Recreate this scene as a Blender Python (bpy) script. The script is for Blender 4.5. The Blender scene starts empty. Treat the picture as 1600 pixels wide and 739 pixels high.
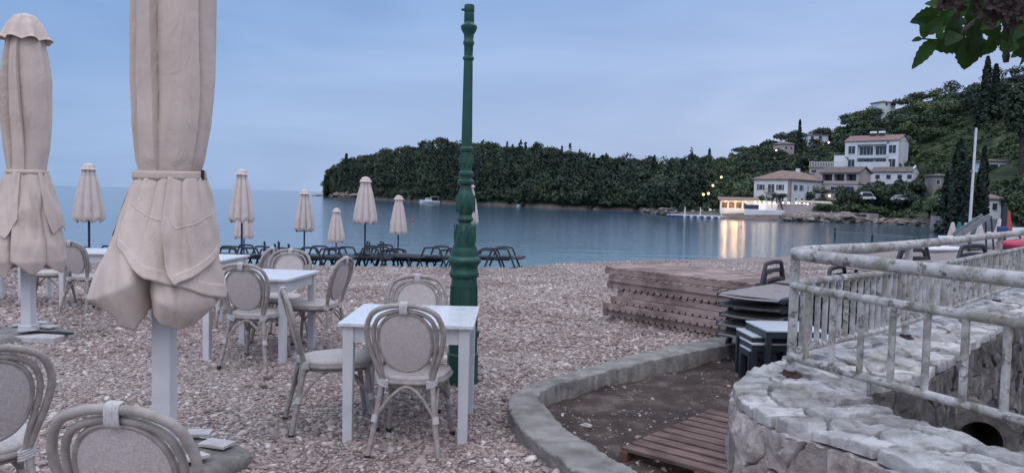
import bpy, math, random
import numpy as np
from mathutils import Vector, Matrix, noise as mnoise
R = math.radians
C = bpy.context.scene.collection
SC = bpy.context.scene
random.seed(7)
rng = np.random.default_rng(7)

# ---------------------------------------------------------------- camera
EYE = 1.51
PITCH, ROLL = R(3.03), R(1.3)
cam = bpy.data.cameras.new('camera')
cam.sensor_width = 36.0
cam.lens = 27.0
cam.clip_start = 0.05
cam.clip_end = 30000
camo = bpy.data.objects.new('camera', cam)
C.objects.link(camo)
CAMROT = Matrix.Rotation(R(90) - PITCH, 3, 'X') @ Matrix.Rotation(ROLL, 3, 'Z')
camo.matrix_world = Matrix.Translation((0, 0, EYE)) @ CAMROT.to_4x4()
SC.camera = camo

# ---------------------------------------------------------------- light
SUN_EL, SUN_AZ = R(48), R(205)          # azimuth measured clockwise from +Y (north)
world = bpy.data.worlds.new('World')
SC.world = world
world.use_nodes = True
wn, wl = world.node_tree.nodes, world.node_tree.links
wn.clear()
wout = wn.new('ShaderNodeOutputWorld')
sky = wn.new('ShaderNodeTexSky')
sky.sky_type = 'NISHITA'
sky.sun_disc = False
sky.sun_elevation = SUN_EL
sky.sun_rotation = SUN_AZ
sky.air_density = 1.2
sky.dust_density = 2.0
bg1 = wn.new('ShaderNodeBackground')
bg1.inputs['Strength'].default_value = 0.06
wl.new(sky.outputs[0], bg1.inputs['Color'])
tc = wn.new('ShaderNodeTexCoord')
sep = wn.new('ShaderNodeSeparateXYZ')
wl.new(tc.outputs['Generated'], sep.inputs[0])
# overcast layer: paler towards the horizon and the east, brighter overhead
rz = wn.new('ShaderNodeValToRGB')
cr = rz.color_ramp
cr.elements[0].position = 0.0
cr.elements[0].color = (0.395, 0.488, 0.682, 1)
cr.elements[1].position = 1.0
cr.elements[1].color = (1.25, 1.36, 1.58, 1)
for p_, c_ in ((0.10, (0.345, 0.45, 0.665)), (0.30, (0.235, 0.375, 0.645)), (0.50, (0.54, 0.68, 0.95)), (0.75, (1.08, 1.20, 1.46))):
    e = cr.elements.new(p_)
    e.color = (*c_, 1)
wl.new(sep.outputs['Z'], rz.inputs[0])
rx = wn.new('ShaderNodeMapRange')
rx.inputs['From Min'].default_value = -0.5
rx.inputs['From Max'].default_value = 0.55
wl.new(sep.outputs['X'], rx.inputs['Value'])
rgtc = wn.new('ShaderNodeValToRGB')
rgtc.color_ramp.elements[0].color = (0.76, 0.88, 0.98, 1)
rgtc.color_ramp.elements[1].color = (1.20, 1.10, 1.07, 1)
wl.new(rx.outputs[0], rgtc.inputs[0])
mul = wn.new('ShaderNodeMix')
mul.data_type = 'RGBA'
mul.blend_type = 'MULTIPLY'
mul.inputs['Factor'].default_value = 1.0
wl.new(rz.outputs[0], mul.inputs['A'])
wl.new(rgtc.outputs[0], mul.inputs['B'])
mp = wn.new('ShaderNodeMapping')
mp.inputs['Scale'].default_value = (2.0, 2.0, 9.0)
wl.new(tc.outputs['Generated'], mp.inputs[0])
nz = wn.new('ShaderNodeTexNoise')
nz.inputs['Scale'].default_value = 1.1
nz.inputs['Detail'].default_value = 5
nz.inputs['Roughness'].default_value = 0.5
nz.inputs['Distortion'].default_value = 0.5
wl.new(mp.outputs[0], nz.inputs['Vector'])
rc = wn.new('ShaderNodeValToRGB')
rc.color_ramp.elements[0].position = 0.36
rc.color_ramp.elements[0].color = (0.88, 0.90, 0.93, 1)
rc.color_ramp.elements[1].position = 0.68
rc.color_ramp.elements[1].color = (1.15, 1.12, 1.08, 1)
wl.new(nz.outputs[0], rc.inputs[0])
mul2 = wn.new('ShaderNodeMix')
mul2.data_type = 'RGBA'
mul2.blend_type = 'MULTIPLY'
mul2.inputs['Factor'].default_value = 1.0
wl.new(mul.outputs['Result'], mul2.inputs['A'])
wl.new(rc.outputs[0], mul2.inputs['B'])
bg2 = wn.new('ShaderNodeBackground')
bg2.inputs['Strength'].default_value = 0.95
wl.new(mul2.outputs['Result'], bg2.inputs['Color'])
mixs = wn.new('ShaderNodeMixShader')
mixs.inputs[0].default_value = 0.90
wl.new(bg1.outputs[0], mixs.inputs[1])
wl.new(bg2.outputs[0], mixs.inputs[2])
wl.new(mixs.outputs[0], wout.inputs[0])

sun = bpy.data.lights.new('sun', 'SUN')
sun.energy = 0.72
sun.angle = R(60)
sun.color = (1.0, 0.85, 0.77)
suno = bpy.data.objects.new('sun', sun)
C.objects.link(suno)
sd = Vector((math.sin(SUN_AZ) * math.cos(SUN_EL), math.cos(SUN_AZ) * math.cos(SUN_EL), math.sin(SUN_EL)))
suno.rotation_euler = sd.to_track_quat('Z', 'Y').to_euler()
suno.location = sd * 40

SC.view_settings.view_transform = 'Standard'
SC.view_settings.look = 'None'
SC.view_settings.exposure = 0.34
SC.view_settings.gamma = 1.0
SC.render.engine = 'CYCLES'
SC.cycles.use_denoising = True
SC.cycles.max_bounces = 6
SC.cycles.diffuse_bounces = 3
SC.cycles.glossy_bounces = 3
SC.cycles.sample_clamp_indirect = 4.0

# ---------------------------------------------------------------- helpers
def ray(px, py):
    return CAMROT @ Vector(((px - 800) / 1200, (369.5 - py) / 1200, -1))

def G(px, py, z=0.0):                      # point on the level z that shows there
    d = ray(px, py)
    t = (z - EYE) / d.z
    return Vector((d.x * t, d.y * t, z))

def D(px, py, Y):                          # point at depth Y that shows there
    d = ray(px, py)
    t = Y / d.y
    return Vector((d.x * t, Y, EYE + d.z * t))

CINV = CAMROT.transposed()
def proj(x, y, z):
    v = CINV @ Vector((x, y, z - EYE))
    return 800 + 1200 * v.x / -v.z, 369.5 - 1200 * v.y / -v.z

def cat(pts, n=6, closed=False):           # Catmull-Rom
    P = [Vector(p) for p in pts]
    out = []
    N = len(P)
    segs = N if closed else N - 1
    for i in range(segs):
        p1, p2 = P[i], P[(i + 1) % N]
        p0 = P[(i - 1) % N] if (closed or i > 0) else p1 * 2 - p2
        p3 = P[(i + 2) % N] if (closed or i + 2 < N) else p2 * 2 - p1
        for k in range(n):
            t = k / n
            out.append(0.5 * ((2 * p1) + (p2 - p0) * t + (2 * p0 - 5 * p1 + 4 * p2 - p3) * t * t + (3 * p1 - p0 - 3 * p2 + p3) * t ** 3))
    if not closed:
        out.append(P[-1].copy())
    return out

def interp(x, xs, ys):
    return float(np.interp(x, xs, ys))

class MB:
    def __init__(s):
        s.v, s.f = [], []
    def add(s, v, f):
        o = len(s.v)
        s.v.extend([tuple(p) for p in v])
        s.f.extend([tuple(i + o for i in q) for q in f])
        return s
    def box(s, c, d, rot=None, taper=1.0):
        x, y, z = d[0] / 2, d[1] / 2, d[2] / 2
        vs = []
        for sz in (-1, 1):
            k = taper if sz < 0 else 1.0
            for sx, sy in ((-1, -1), (1, -1), (1, 1), (-1, 1)):
                p = Vector((sx * x * k, sy * y * k, sz * z))
                if rot is not None:
                    p = rot @ p
                vs.append(p + Vector(c))
        return s.add(vs, [(3, 2, 1, 0), (4, 5, 6, 7), (0, 1, 5, 4), (1, 2, 6, 5), (2, 3, 7, 6), (3, 0, 4, 7)])
    def bar(s, a, b, w, h, up=(0, 0, 1)):
        a, b = Vector(a), Vector(b)
        d = (b - a)
        L = d.length
        d.normalize()
        up = Vector(up)
        if abs(d.dot(up)) > 0.99:
            up = Vector((0, 1, 0))
        sx = d.cross(up).normalized()
        sz = sx.cross(d)
        m = Matrix((sx, d, sz)).transposed()
        return s.box((a + b) / 2, (w, L, h), m)
    def tube(s, pts, r, n=8, closed=False, cap=True, flat=None):
        P = [Vector(p) for p in pts]
        N = len(P)
        rad = r if isinstance(r, (list, tuple)) else [r] * N
        vs, fs = [], []
        T = []
        for i in range(N):
            a = P[i - 1] if (i > 0 or closed) else P[i]
            b = P[(i + 1) % N] if (i < N - 1 or closed) else P[i]
            t = b - a
            T.append(t.normalized() if t.length > 1e-9 else Vector((0, 0, 1)))
        ref = Vector((0, 0, 1)) if abs(T[0].z) < 0.9 else Vector((0, 1, 0))
        nrm = (ref - T[0] * ref.dot(T[0])).normalized()
        for i in range(N):
            nrm = (nrm - T[i] * nrm.dot(T[i])).normalized()
            bi = T[i].cross(nrm)
            for k in range(n):
                a = 2 * math.pi * k / n
                ca, sa = math.cos(a), math.sin(a)
                if flat:
                    ca *= flat[0]
                    sa *= flat[1]
                vs.append(P[i] + (nrm * ca + bi * sa) * rad[i])
        for i in range(N if closed else N - 1):
            j = (i + 1) % N
            for k in range(n):
                k2 = (k + 1) % n
                fs.append((i * n + k, i * n + k2, j * n + k2, j * n + k))
        if cap and not closed:
            fs.append(tuple(range(n - 1, -1, -1)))
            fs.append(tuple((N - 1) * n + k for k in range(n)))
        return s.add(vs, fs)
    def lathe(s, prof, n=24, c=(0, 0, 0), wob=None, rot0=0.0):
        vs, fs = [], []
        for i, (r, z) in enumerate(prof):
            for k in range(n):
                a = 2 * math.pi * k / n + rot0
                rr = r if wob is None else r * wob(a, z)
                vs.append((c[0] + rr * math.cos(a), c[1] + rr * math.sin(a), c[2] + z))
        for i in range(len(prof) - 1):
            for k in range(n):
                k2 = (k + 1) % n
                fs.append((i * n + k, i * n + k2, (i + 1) * n + k2, (i + 1) * n + k))
        fs.append(tuple(range(n - 1, -1, -1)))
        fs.append(tuple((len(prof) - 1) * n + k for k in range(n)))
        return s.add(vs, fs)
    def grid(s, fn, nu, nv, closeu=False):
        vs, fs = [], []
        cu = nu if closeu else nu + 1
        for j in range(nv + 1):
            for i in range(cu):
                vs.append(fn(i / nu, j / nv))
        for j in range(nv):
            for i in range(nu):
                i2 = (i + 1) % cu
                fs.append((j * cu + i, j * cu + i2, (j + 1) * cu + i2, (j + 1) * cu + i))
        return s.add(vs, fs)
    def poly(s, pts, z0, z1):               # vertical prism over a plan outline
        n = len(pts)
        vs = [(p[0], p[1], z0) for p in pts] + [(p[0], p[1], z1) for p in pts]
        fs = [tuple(range(n - 1, -1, -1)), tuple(range(n, 2 * n))]
        for i in range(n):
            j = (i + 1) % n
            fs.append((i, j, n + j, n + i))
        return s.add(vs, fs)
    def blob(s, c, rad, seed=0, sub=2, amp=0.25, fr=1.4):
        vs, fs = ICO[sub]
        out = []
        for p in vs:
            k = 1 + amp * mnoise.noise(Vector(p) * fr + Vector((seed * 3.1, seed * 1.7, seed)))
            out.append((c[0] + p[0] * rad[0] * k, c[1] + p[1] * rad[1] * k, c[2] + p[2] * rad[2] * k))
        return s.add(out, fs)
    def build(s, name, mat, parent=None, smooth=True, ang=38, bevel=0.0, loc=None):
        me = bpy.data.meshes.new(name)
        me.from_pydata(s.v, [], s.f)
        me.validate()
        if smooth:
            me.shade_smooth()
            me.set_sharp_from_angle(angle=R(ang))
        me.materials.append(mat)
        o = bpy.data.objects.new(name, me)
        C.objects.link(o)
        if parent is not None:
            o.parent = parent
        if loc is not None:
            o.location = loc
        if bevel:
            b = o.modifiers.new('bevel', 'BEVEL')
            b.width = bevel
            b.segments = 2
            b.limit_method = 'ANGLE'
        return o

def ico(sub):
    import bmesh
    bm = bmesh.new()
    bmesh.ops.create_icosphere(bm, subdivisions=sub, radius=1)
    bm.verts.ensure_lookup_table()
    v = [tuple(x.co) for x in bm.verts]
    f = [tuple(w.index for w in q.verts) for q in bm.faces]
    bm.free()
    return v, f
ICO = {i: ico(i) for i in (1, 2, 3)}

def npmesh(name, V, F, mat, smooth=True, parent=None):    # V (n,3), F (m,k)
    me = bpy.data.meshes.new(name)
    V = np.asarray(V, dtype=np.float32)
    F = np.asarray(F, dtype=np.int32)
    m, k = F.shape
    me.vertices.add(len(V))
    me.vertices.foreach_set('co', V.ravel())
    me.loops.add(m * k)
    me.loops.foreach_set('vertex_index', F.ravel())
    me.polygons.add(m)
    me.polygons.foreach_set('loop_start', np.arange(0, m * k, k, dtype=np.int32))
    me.polygons.foreach_set('use_smooth', np.full(m, smooth))
    me.update(calc_edges=True)
    me.materials.append(mat)
    o = bpy.data.objects.new(name, me)
    C.objects.link(o)
    if parent is not None:
        o.parent = parent
    return o

def tag(o, label=None, cat_=None, group=None, kind=None):
    if label: o['label'] = label
    if cat_: o['category'] = cat_
    if group: o['group'] = group
    if kind: o['kind'] = kind
    return o

def thing(name, label, cat_, loc=(0, 0, 0), rz=0.0, group=None):
    o = bpy.data.objects.new(name, None)
    o.empty_display_size = 0.2
    C.objects.link(o)
    o.location = loc
    o.rotation_euler = (0, 0, rz)
    return tag(o, label, cat_, group)

def copy_tree(o, parent=None):
    c = o.copy()
    C.objects.link(c)
    if parent is not None:
        c.parent = parent
    for ch in list(o.children):
        copy_tree(ch, c)
    return c

# ---------------------------------------------------------------- materials
def nodes(name, rough=0.6, metal=0.0, spec=0.5):
    m = bpy.data.materials.new(name)
    m.use_nodes = True
    n, l = m.node_tree.nodes, m.node_tree.links
    b = n['Principled BSDF']
    b.inputs['Roughness'].default_value = rough
    b.inputs['Metallic'].default_value = metal
    b.inputs['Specular IOR Level'].default_value = spec
    return m, n, l, b

def coord(n, l, scale=(1, 1, 1), kind='Object'):
    t = n.new('ShaderNodeTexCoord')
    p = n.new('ShaderNodeMapping')
    p.inputs['Scale'].default_value = scale
    l.new(t.outputs[kind], p.inputs[0])
    return p.outputs[0]

def noise(n, l, vec, scale, detail=4, rough=0.55, dist=0.0):
    t = n.new('ShaderNodeTexNoise')
    t.inputs['Scale'].default_value = scale
    t.inputs['Detail'].default_value = detail
    t.inputs['Roughness'].default_value = rough
    t.inputs['Distortion'].default_value = dist
    if vec is not None:
        l.new(vec, t.inputs['Vector'])
    return t.outputs[0]

def ramp(n, l, fac, stops, const=False):
    r = n.new('ShaderNodeValToRGB')
    e = r.color_ramp.elements
    while len(e) < len(stops):
        e.new(0.5)
    for i, (p, c) in enumerate(stops):
        e[i].position = p
        e[i].color = (*c, 1) if len(c) == 3 else c
    if const:
        r.color_ramp.interpolation = 'CONSTANT'
    l.new(fac, r.inputs[0])
    return r.outputs[0]

def mixc(n, l, f, a, b, mode='MIX'):
    x = n.new('ShaderNodeMix')
    x.data_type = 'RGBA'
    x.blend_type = mode
    for s, v in (('Factor', f), ('A', a), ('B', b)):
        if isinstance(v, (int, float)):
            x.inputs[s].default_value = v
        elif isinstance(v, tuple):
            x.inputs[s].default_value = (*v, 1) if len(v) == 3 else v
        else:
            l.new(v, x.inputs[s])
    return x.outputs['Result']

def bump(n, l, b, h, strength=0.3, dist=0.01):
    x = n.new('ShaderNodeBump')
    x.inputs['Strength'].default_value = strength
    x.inputs['Distance'].default_value = dist
    l.new(h, x.inputs['Height'])
    l.new(x.outputs[0], b.inputs['Normal'])
    return x

def island(n):
    return n.new('ShaderNodeNewGeometry').outputs['Random Per Island']

def M(name, c1, c2=None, scale=4, rough=0.6, bmp=0.0, bscale=60, bdist=0.004, metal=0, spec=0.5, stretch=(1, 1, 1), lo=0.35, hi=0.65, detail=5, isl=0.0, kind='Object'):
    m, n, l, b = nodes(name, rough, metal, spec)
    v = coord(n, l, stretch, kind)
    c2 = c2 or tuple(x * 0.8 for x in c1)
    col = ramp(n, l, noise(n, l, v, scale, detail), [(lo, c1), (hi, c2)])
    if isl:
        k = ramp(n, l, island(n), [(0, (1 - isl,) * 3), (1, (1 + isl,) * 3)])
        col = mixc(n, l, 1.0, col, k, 'MULTIPLY')
    l.new(col, b.inputs['Base Color'])
    if bmp:
        bump(n, l, b, noise(n, l, v, bscale, 3), bmp, bdist)
    return m

MT = {}
def canvas_mat():
    m, n, l, b = nodes('taupe canvas', 0.85, 0, 0.2)
    v = coord(n, l)
    col = ramp(n, l, noise(n, l, v, 2.2, 5), [(0.35, (0.65, 0.54, 0.465)), (0.65, (0.56, 0.46, 0.395))])
    dirt = ramp(n, l, noise(n, l, coord(n, l, (9, 9, 1.6)), 1.0, 6, 0.65), [(0.52, (1, 1, 1)), (0.72, (0.80, 0.775, 0.75))])
    col = mixc(n, l, 1.0, col, dirt, 'MULTIPLY')
    l.new(col, b.inputs['Base Color'])
    w = noise(n, l, coord(n, l, (1, 1, .45)), 9, 5, 0.55, 1.2)
    f = noise(n, l, v, 240, 2)
    a = n.new('ShaderNodeMath'); a.operation = 'MULTIPLY_ADD'; a.inputs[1].default_value = 0.05
    l.new(f, a.inputs[0]); l.new(w, a.inputs[2])
    bump(n, l, b, a.outputs[0], 0.55, 0.022)
    return m
MT['canvas'] = canvas_mat()
MT['beach_canvas'] = M('cream canvas', (0.62, 0.54, 0.50), (0.54, 0.47, 0.44), scale=5, rough=0.85, spec=0.2)
MT['white_paint'] = M('white painted wood', (0.66, 0.66, 0.66), (0.56, 0.56, 0.57), scale=6, rough=0.45, bmp=0.1, bscale=40)
MT['rattan'] = M('greyed rattan tube', (0.375, 0.33, 0.30), (0.25, 0.215, 0.195), scale=22, rough=0.5, bmp=0.25, bscale=70, bdist=0.002)
MT['binding'] = M('white cord binding', (0.60, 0.58, 0.57), (0.45, 0.43, 0.42), scale=90, rough=0.7, bmp=0.5, bscale=160, bdist=0.003)
MT['foot'] = M('black rubber', (0.02, 0.02, 0.022), rough=0.7)
def iron_mat():
    m, n, l, b = nodes('green cast iron paint', 0.42, 0, 0.5)
    v = coord(n, l)
    col = ramp(n, l, noise(n, l, v, 7, 5), [(0.35, (0.004, 0.050, 0.032)), (0.65, (0.008, 0.072, 0.047))])
    fade = ramp(n, l, noise(n, l, coord(n, l, (14, 14, 2.2)), 1.0, 6, 0.65), [(0.50, (0, 0, 0)), (0.72, (.6, .6, .6))])
    col = mixc(n, l, fade, col, (0.026, 0.085, 0.065))
    chip = ramp(n, l, noise(n, l, v, 34, 7, 0.7), [(0.64, (0, 0, 0)), (0.68, (1, 1, 1))])
    col = mixc(n, l, chip, col, (0.035, 0.026, 0.02))
    l.new(col, b.inputs['Base Color'])
    l.new(ramp(n, l, noise(n, l, v, 12, 4), [(0.3, (.32, .32, .32)), (0.7, (.6, .6, .6))]), b.inputs['Roughness'])
    bump(n, l, b, noise(n, l, v, 30, 5), 0.35, 0.006)
    return m
MT['iron'] = iron_mat()
MT['dark_metal'] = M('charcoal aluminium', (0.020, 0.025, 0.034), (0.030, 0.036, 0.045), scale=8, rough=0.45)
MT['navy_pole'] = M('navy painted steel', (0.018, 0.03, 0.07), rough=0.4)
MT['sling'] = M('taupe sling mesh', (0.26, 0.225, 0.215), (0.20, 0.175, 0.17), scale=14, rough=0.7)
MT['dark_sling'] = M('charcoal sling mesh', (0.035, 0.036, 0.042), (0.05, 0.05, 0.056), scale=14, rough=0.7)
MT['table_glass'] = M('pale grey tabletop', (0.62, 0.66, 0.70), (0.55, 0.59, 0.63), scale=6, rough=0.25)
MT['concrete'] = M('weathered concrete', (0.28, 0.262, 0.24), (0.135, 0.125, 0.115), scale=6.5, rough=0.9, bmp=0.8, bscale=45, bdist=0.012, detail=9)
MT['slab'] = M('pale paving slab', (0.58, 0.56, 0.54), (0.40, 0.38, 0.37), scale=9, rough=0.8)
MT['black_strap'] = M('black strap', (0.015, 0.015, 0.02), rough=0.6)

# textilene: woven tan and grey threads
def textilene(name, c1, c2):
    m, n, l, b = nodes(name, 0.55, 0, 0.4)
    v1 = coord(n, l, (60, 60, 260))
    v2 = coord(n, l, (260, 260, 40))
    a = noise(n, l, v1, 1.0, 3, 0.6)
    c = noise(n, l, v2, 1.0, 3, 0.6)
    ad = n.new('ShaderNodeMath')
    ad.operation = 'ADD'
    l.new(a, ad.inputs[0])
    l.new(c, ad.inputs[1])
    hf = n.new('ShaderNodeMath')
    hf.operation = 'MULTIPLY'
    hf.inputs[1].default_value = 0.5
    l.new(ad.outputs[0], hf.inputs[0])
    col = ramp(n, l, hf.outputs[0], [(0.34, c2), (0.62, c1)])
    l.new(col, b.inputs['Base Color'])
    bump(n, l, b, hf.outputs[0], 0.35, 0.002)
    return m
MT['weave'] = textilene('woven chair mesh', (0.60, 0.54, 0.515), (0.37, 0.32, 0.30))

def wood(name, c1, c2, axis='X', isl=0.25):
    m, n, l, b = nodes(name, 0.8, 0, 0.25)
    st = (2.5, 40, 40) if axis == 'X' else (40, 2.5, 40)
    v = coord(n, l, st)
    g = noise(n, l, v, 1.0, 5, 0.6)
    col = ramp(n, l, g, [(0.3, c2), (0.65, c1)])
    k = ramp(n, l, island(n), [(0, (1 - isl,) * 3), (1, (1 + isl, 1 + isl * 0.9, 1 + isl * 0.85))])
    col = mixc(n, l, 1.0, col, k, 'MULTIPLY')
    v3 = coord(n, l, (3, 3, 3))
    st_ = ramp(n, l, noise(n, l, v3, 1.5, 6), [(0.42, (0.62, 0.60, 0.60)), (0.58, (1, 1, 1))])
    col = mixc(n, l, 1.0, col, st_, 'MULTIPLY')
    l.new(col, b.inputs['Base Color'])
    bump(n, l, b, g, 0.4, 0.003)
    return m
MT['deck_y'] = wood('weathered deck boards', (0.44, 0.335, 0.30), (0.27, 0.195, 0.17), 'Y')
MT['deck_x'] = wood('weathered joist wood', (0.46, 0.35, 0.315), (0.31, 0.225, 0.198), 'X')
MT['dark_deck'] = wood('brown stained boards', (0.22, 0.145, 0.125), (0.115, 0.075, 0.066), 'Y', 0.18)
MT['red_block'] = M('reddish timber block', (0.22, 0.10, 0.06), (0.14, 0.07, 0.045), rough=0.85)

# marble-print table top
def marble():
    m, n, l, b = nodes('pale marbled table top', 0.28, 0, 0.5)
    v = coord(n, l, (1, 1, 1))
    a = noise(n, l, v, 9, 6, 0.7, 1.6)
    col = ramp(n, l, a, [(0.44, (0.70, 0.72, 0.73)), (0.50, (0.50, 0.54, 0.56)), (0.54, (0.72, 0.73, 0.74))])
    l.new(col, b.inputs['Base Color'])
    return m
MT['marble'] = marble()

PEB = [(0.0, (0.185, 0.148, 0.136)), (0.12, (0.285, 0.228, 0.211)), (0.30, (0.38, 0.312, 0.290)), (0.44, (0.315, 0.278, 0.268)),
       (0.58, (0.45, 0.390, 0.364)), (0.74, (0.51, 0.464, 0.445)), (0.86, (0.365, 0.268, 0.234)), (0.94, (0.59, 0.56, 0.545)), (1.0, (0.68, 0.66, 0.65))]
def pebble_mat():
    m, n, l, b = nodes('beach pebbles', 0.75, 0, 0.3)
    v = coord(n, l, (1, 1, 1))
    col = ramp(n, l, island(n), PEB)
    k = ramp(n, l, noise(n, l, v, 40, 4), [(0.3, (0.78, 0.76, 0.75)), (0.7, (1.12, 1.1, 1.1))])
    big = ramp(n, l, noise(n, l, v, 0.55, 3), [(0.35, (0.80, 0.74, 0.72)), (0.65, (1.12, 1.10, 1.08))])
    col = mixc(n, l, 1.0, mixc(n, l, 1.0, col, k, 'MULTIPLY'), big, 'MULTIPLY')
    l.new(col, b.inputs['Base Color'])
    return m
MT['pebble'] = pebble_mat()
def ground_mat():
    m, n, l, b = nodes('shingle bed', 0.9, 0, 0.2)
    v = coord(n, l, (1, 1, 1))
    vo = n.new('ShaderNodeTexVoronoi')
    vo.inputs['Scale'].default_value = 42
    l.new(v, vo.inputs['Vector'])
    sp = n.new('ShaderNodeSeparateColor')
    l.new(vo.outputs['Color'], sp.inputs[0])
    col = ramp(n, l, sp.outputs[0], PEB)
    edge = ramp(n, l, vo.outputs['Distance'], [(0.25, (1, 1, 1)), (0.75, (0.55, 0.52, 0.52))])
    big = ramp(n, l, noise(n, l, v, 0.55, 3), [(0.35, (0.80, 0.74, 0.72)), (0.65, (1.12, 1.10, 1.08))])
    col = mixc(n, l, 1.0, mixc(n, l, 1.0, col, edge, 'MULTIPLY'), big, 'MULTIPLY')
    l.new(col, b.inputs['Base Color'])
    inv = n.new('ShaderNodeMath')
    inv.operation = 'SUBTRACT'
    inv.inputs[0].default_value = 1.0
    l.new(vo.outputs['Distance'], inv.inputs[1])
    bump(n, l, b, inv.outputs[0], 0.9, 0.02)
    return m
MT['ground'] = ground_mat()
def soil_mat():
    m, n, l, b = nodes('dark damp soil', 0.95, 0, 0.2)
    v = coord(n, l, (1, 1, 1))
    col = ramp(n, l, noise(n, l, v, 3.5, 8, 0.7), [(0.32, (0.040, 0.030, 0.027)), (0.52, (0.085, 0.062, 0.055)), (0.68, (0.19, 0.145, 0.13))])
    l.new(col, b.inputs['Base Color'])
    bump(n, l, b, noise(n, l, v, 50, 6, 0.7), 1.0, 0.02)
    return m
MT['soil'] = soil_mat()

def stone_mat(name, stops, scale, darkjoint=True):
    m, n, l, b = nodes(name, 0.9, 0, 0.25)
    v = coord(n, l, (1, 1, 1))
    base = ramp(n, l, noise(n, l, v, scale, 9, 0.68, 0.6), stops)
    k = ramp(n, l, island(n), [(0, (0.72, 0.70, 0.70)), (0.5, (1.0, 1.0, 1.0)), (1, (1.2, 1.18, 1.17))])
    col = mixc(n, l, 1.0, base, k, 'MULTIPLY')
    lich = ramp(n, l, noise(n, l, v, 7, 8, 0.75), [(0.60, (0, 0, 0)), (0.70, (.8, .8, .8))])
    col = mixc(n, l, lich, col, (0.10, 0.095, 0.085))
    moss = ramp(n, l, noise(n, l, v, 3.1, 6, 0.65), [(0.56, (0, 0, 0)), (0.68, (0.7, 0.7, 0.7))])
    col = mixc(n, l, moss, col, (0.17, 0.15, 0.07))
    l.new(col, b.inputs['Base Color'])
    bump(n, l, b, noise(n, l, v, 26, 9, 0.75), 1.0, 0.028)
    return m
MT['flag'] = stone_mat('limestone flags', [(0.32, (0.24, 0.225, 0.21)), (0.44, (0.47, 0.45, 0.435)), (0.60, (0.74, 0.72, 0.71))], 6)
MT['rubble'] = stone_mat('limestone rubble', [(0.30, (0.24, 0.18, 0.158)), (0.46, (0.50, 0.42, 0.385)), (0.64, (0.78, 0.71, 0.675))], 9)
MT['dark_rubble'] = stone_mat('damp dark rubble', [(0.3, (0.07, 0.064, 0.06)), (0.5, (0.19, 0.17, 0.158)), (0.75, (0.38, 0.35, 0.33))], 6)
MT['mortar'] = M('grey mortar', (0.30, 0.28, 0.26), (0.18, 0.165, 0.15), scale=9, rough=0.95, bmp=0.8, bscale=50, bdist=0.01)

def rail_mat():
    m, n, l, b = nodes('peeling white railing paint', 0.6, 0, 0.4)
    v = coord(n, l, (1, 1, 1))
    base = ramp(n, l, noise(n, l, v, 14, 6, 0.6), [(0.35, (0.56, 0.54, 0.53)), (0.65, (0.36, 0.34, 0.325))])
    pk = ramp(n, l, noise(n, l, v, 19, 8, 0.72), [(0.54, (0, 0, 0)), (0.60, (1, 1, 1))])
    col = mixc(n, l, pk, base, (0.15, 0.13, 0.12))
    mo = ramp(n, l, noise(n, l, v, 6, 6, 0.7), [(0.46, (0, 0, 0)), (0.62, (0.8, 0.8, 0.8))])
    col = mixc(n, l, mo, col, (0.20, 0.185, 0.13))
    ru = ramp(n, l, noise(n, l, v, 11, 6, 0.7), [(0.66, (0, 0, 0)), (0.72, (0.9, 0.9, 0.9))])
    col = mixc(n, l, ru, col, (0.15, 0.07, 0.05))
    l.new(col, b.inputs['Base Color'])
    bump(n, l, b, noise(n, l, v, 45, 6, 0.7), 0.8, 0.006)
    return m
MT['rail'] = rail_mat()
MT['bore_shade'] = M('culvert lining in shade colour', (0.03, 0.028, 0.026), (0.015, 0.014, 0.014), rough=0.95)  # near-black colour paints in the shade inside the culvert bore
MT['rust'] = M('rust', (0.075, 0.035, 0.03), (0.035, 0.02, 0.02), scale=30, rough=0.95, bmp=0.8, bscale=60, bdist=0.01)

def water_mat():
    m, n, l, b = nodes('sea water', 0.10, 0, 0.5)
    b.inputs['IOR'].default_value = 1.33
    v = coord(n, l, (0.10, 0.42, 1))
    v2 = coord(n, l, (1.0, 2.6, 1))
    v3 = coord(n, l, (0.006, 0.03, 1))
    a = noise(n, l, v, 1.0, 5, 0.6, 0.3)
    c = noise(n, l, v2, 1.0, 3, 0.6)
    ad = n.new('ShaderNodeMath')
    ad.operation = 'MULTIPLY_ADD'
    ad.inputs[1].default_value = 0.30
    l.new(c, ad.inputs[0])
    l.new(a, ad.inputs[2])
    bump(n, l, b, ad.outputs[0], 0.24, 0.35)
    col = ramp(n, l, noise(n, l, v3, 1.0, 4), [(0.35, (0.035, 0.075, 0.115)), (0.65, (0.05, 0.098, 0.14))])
    # shallow water near the shingle is paler and greener (its bed shows)
    t = n.new('ShaderNodeTexCoord')
    d = n.new('ShaderNodeVectorMath')
    d.operation = 'DISTANCE'
    d.inputs[1].default_value = (0, 26, -2.9)
    l.new(t.outputs['Object'], d.inputs[0])
    sh = ramp(n, l, MR(n, l, d.outputs['Value'], 12, 95), [(0, (1, 1, 1)), (0.35, (0.35, 0.35, 0.35)), (1, (0, 0, 0))])
    col = mixc(n, l, sh, col, (0.12, 0.235, 0.265))
    l.new(col, b.inputs['Base Color'])
    return m
def MR(n, l, s, a, b_):
    x = n.new('ShaderNodeMapRange')
    x.inputs['From Min'].default_value = a
    x.inputs['From Max'].default_value = b_
    l.new(s, x.inputs['Value'])
    return x.outputs[0]
MT['water'] = water_mat()

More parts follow.
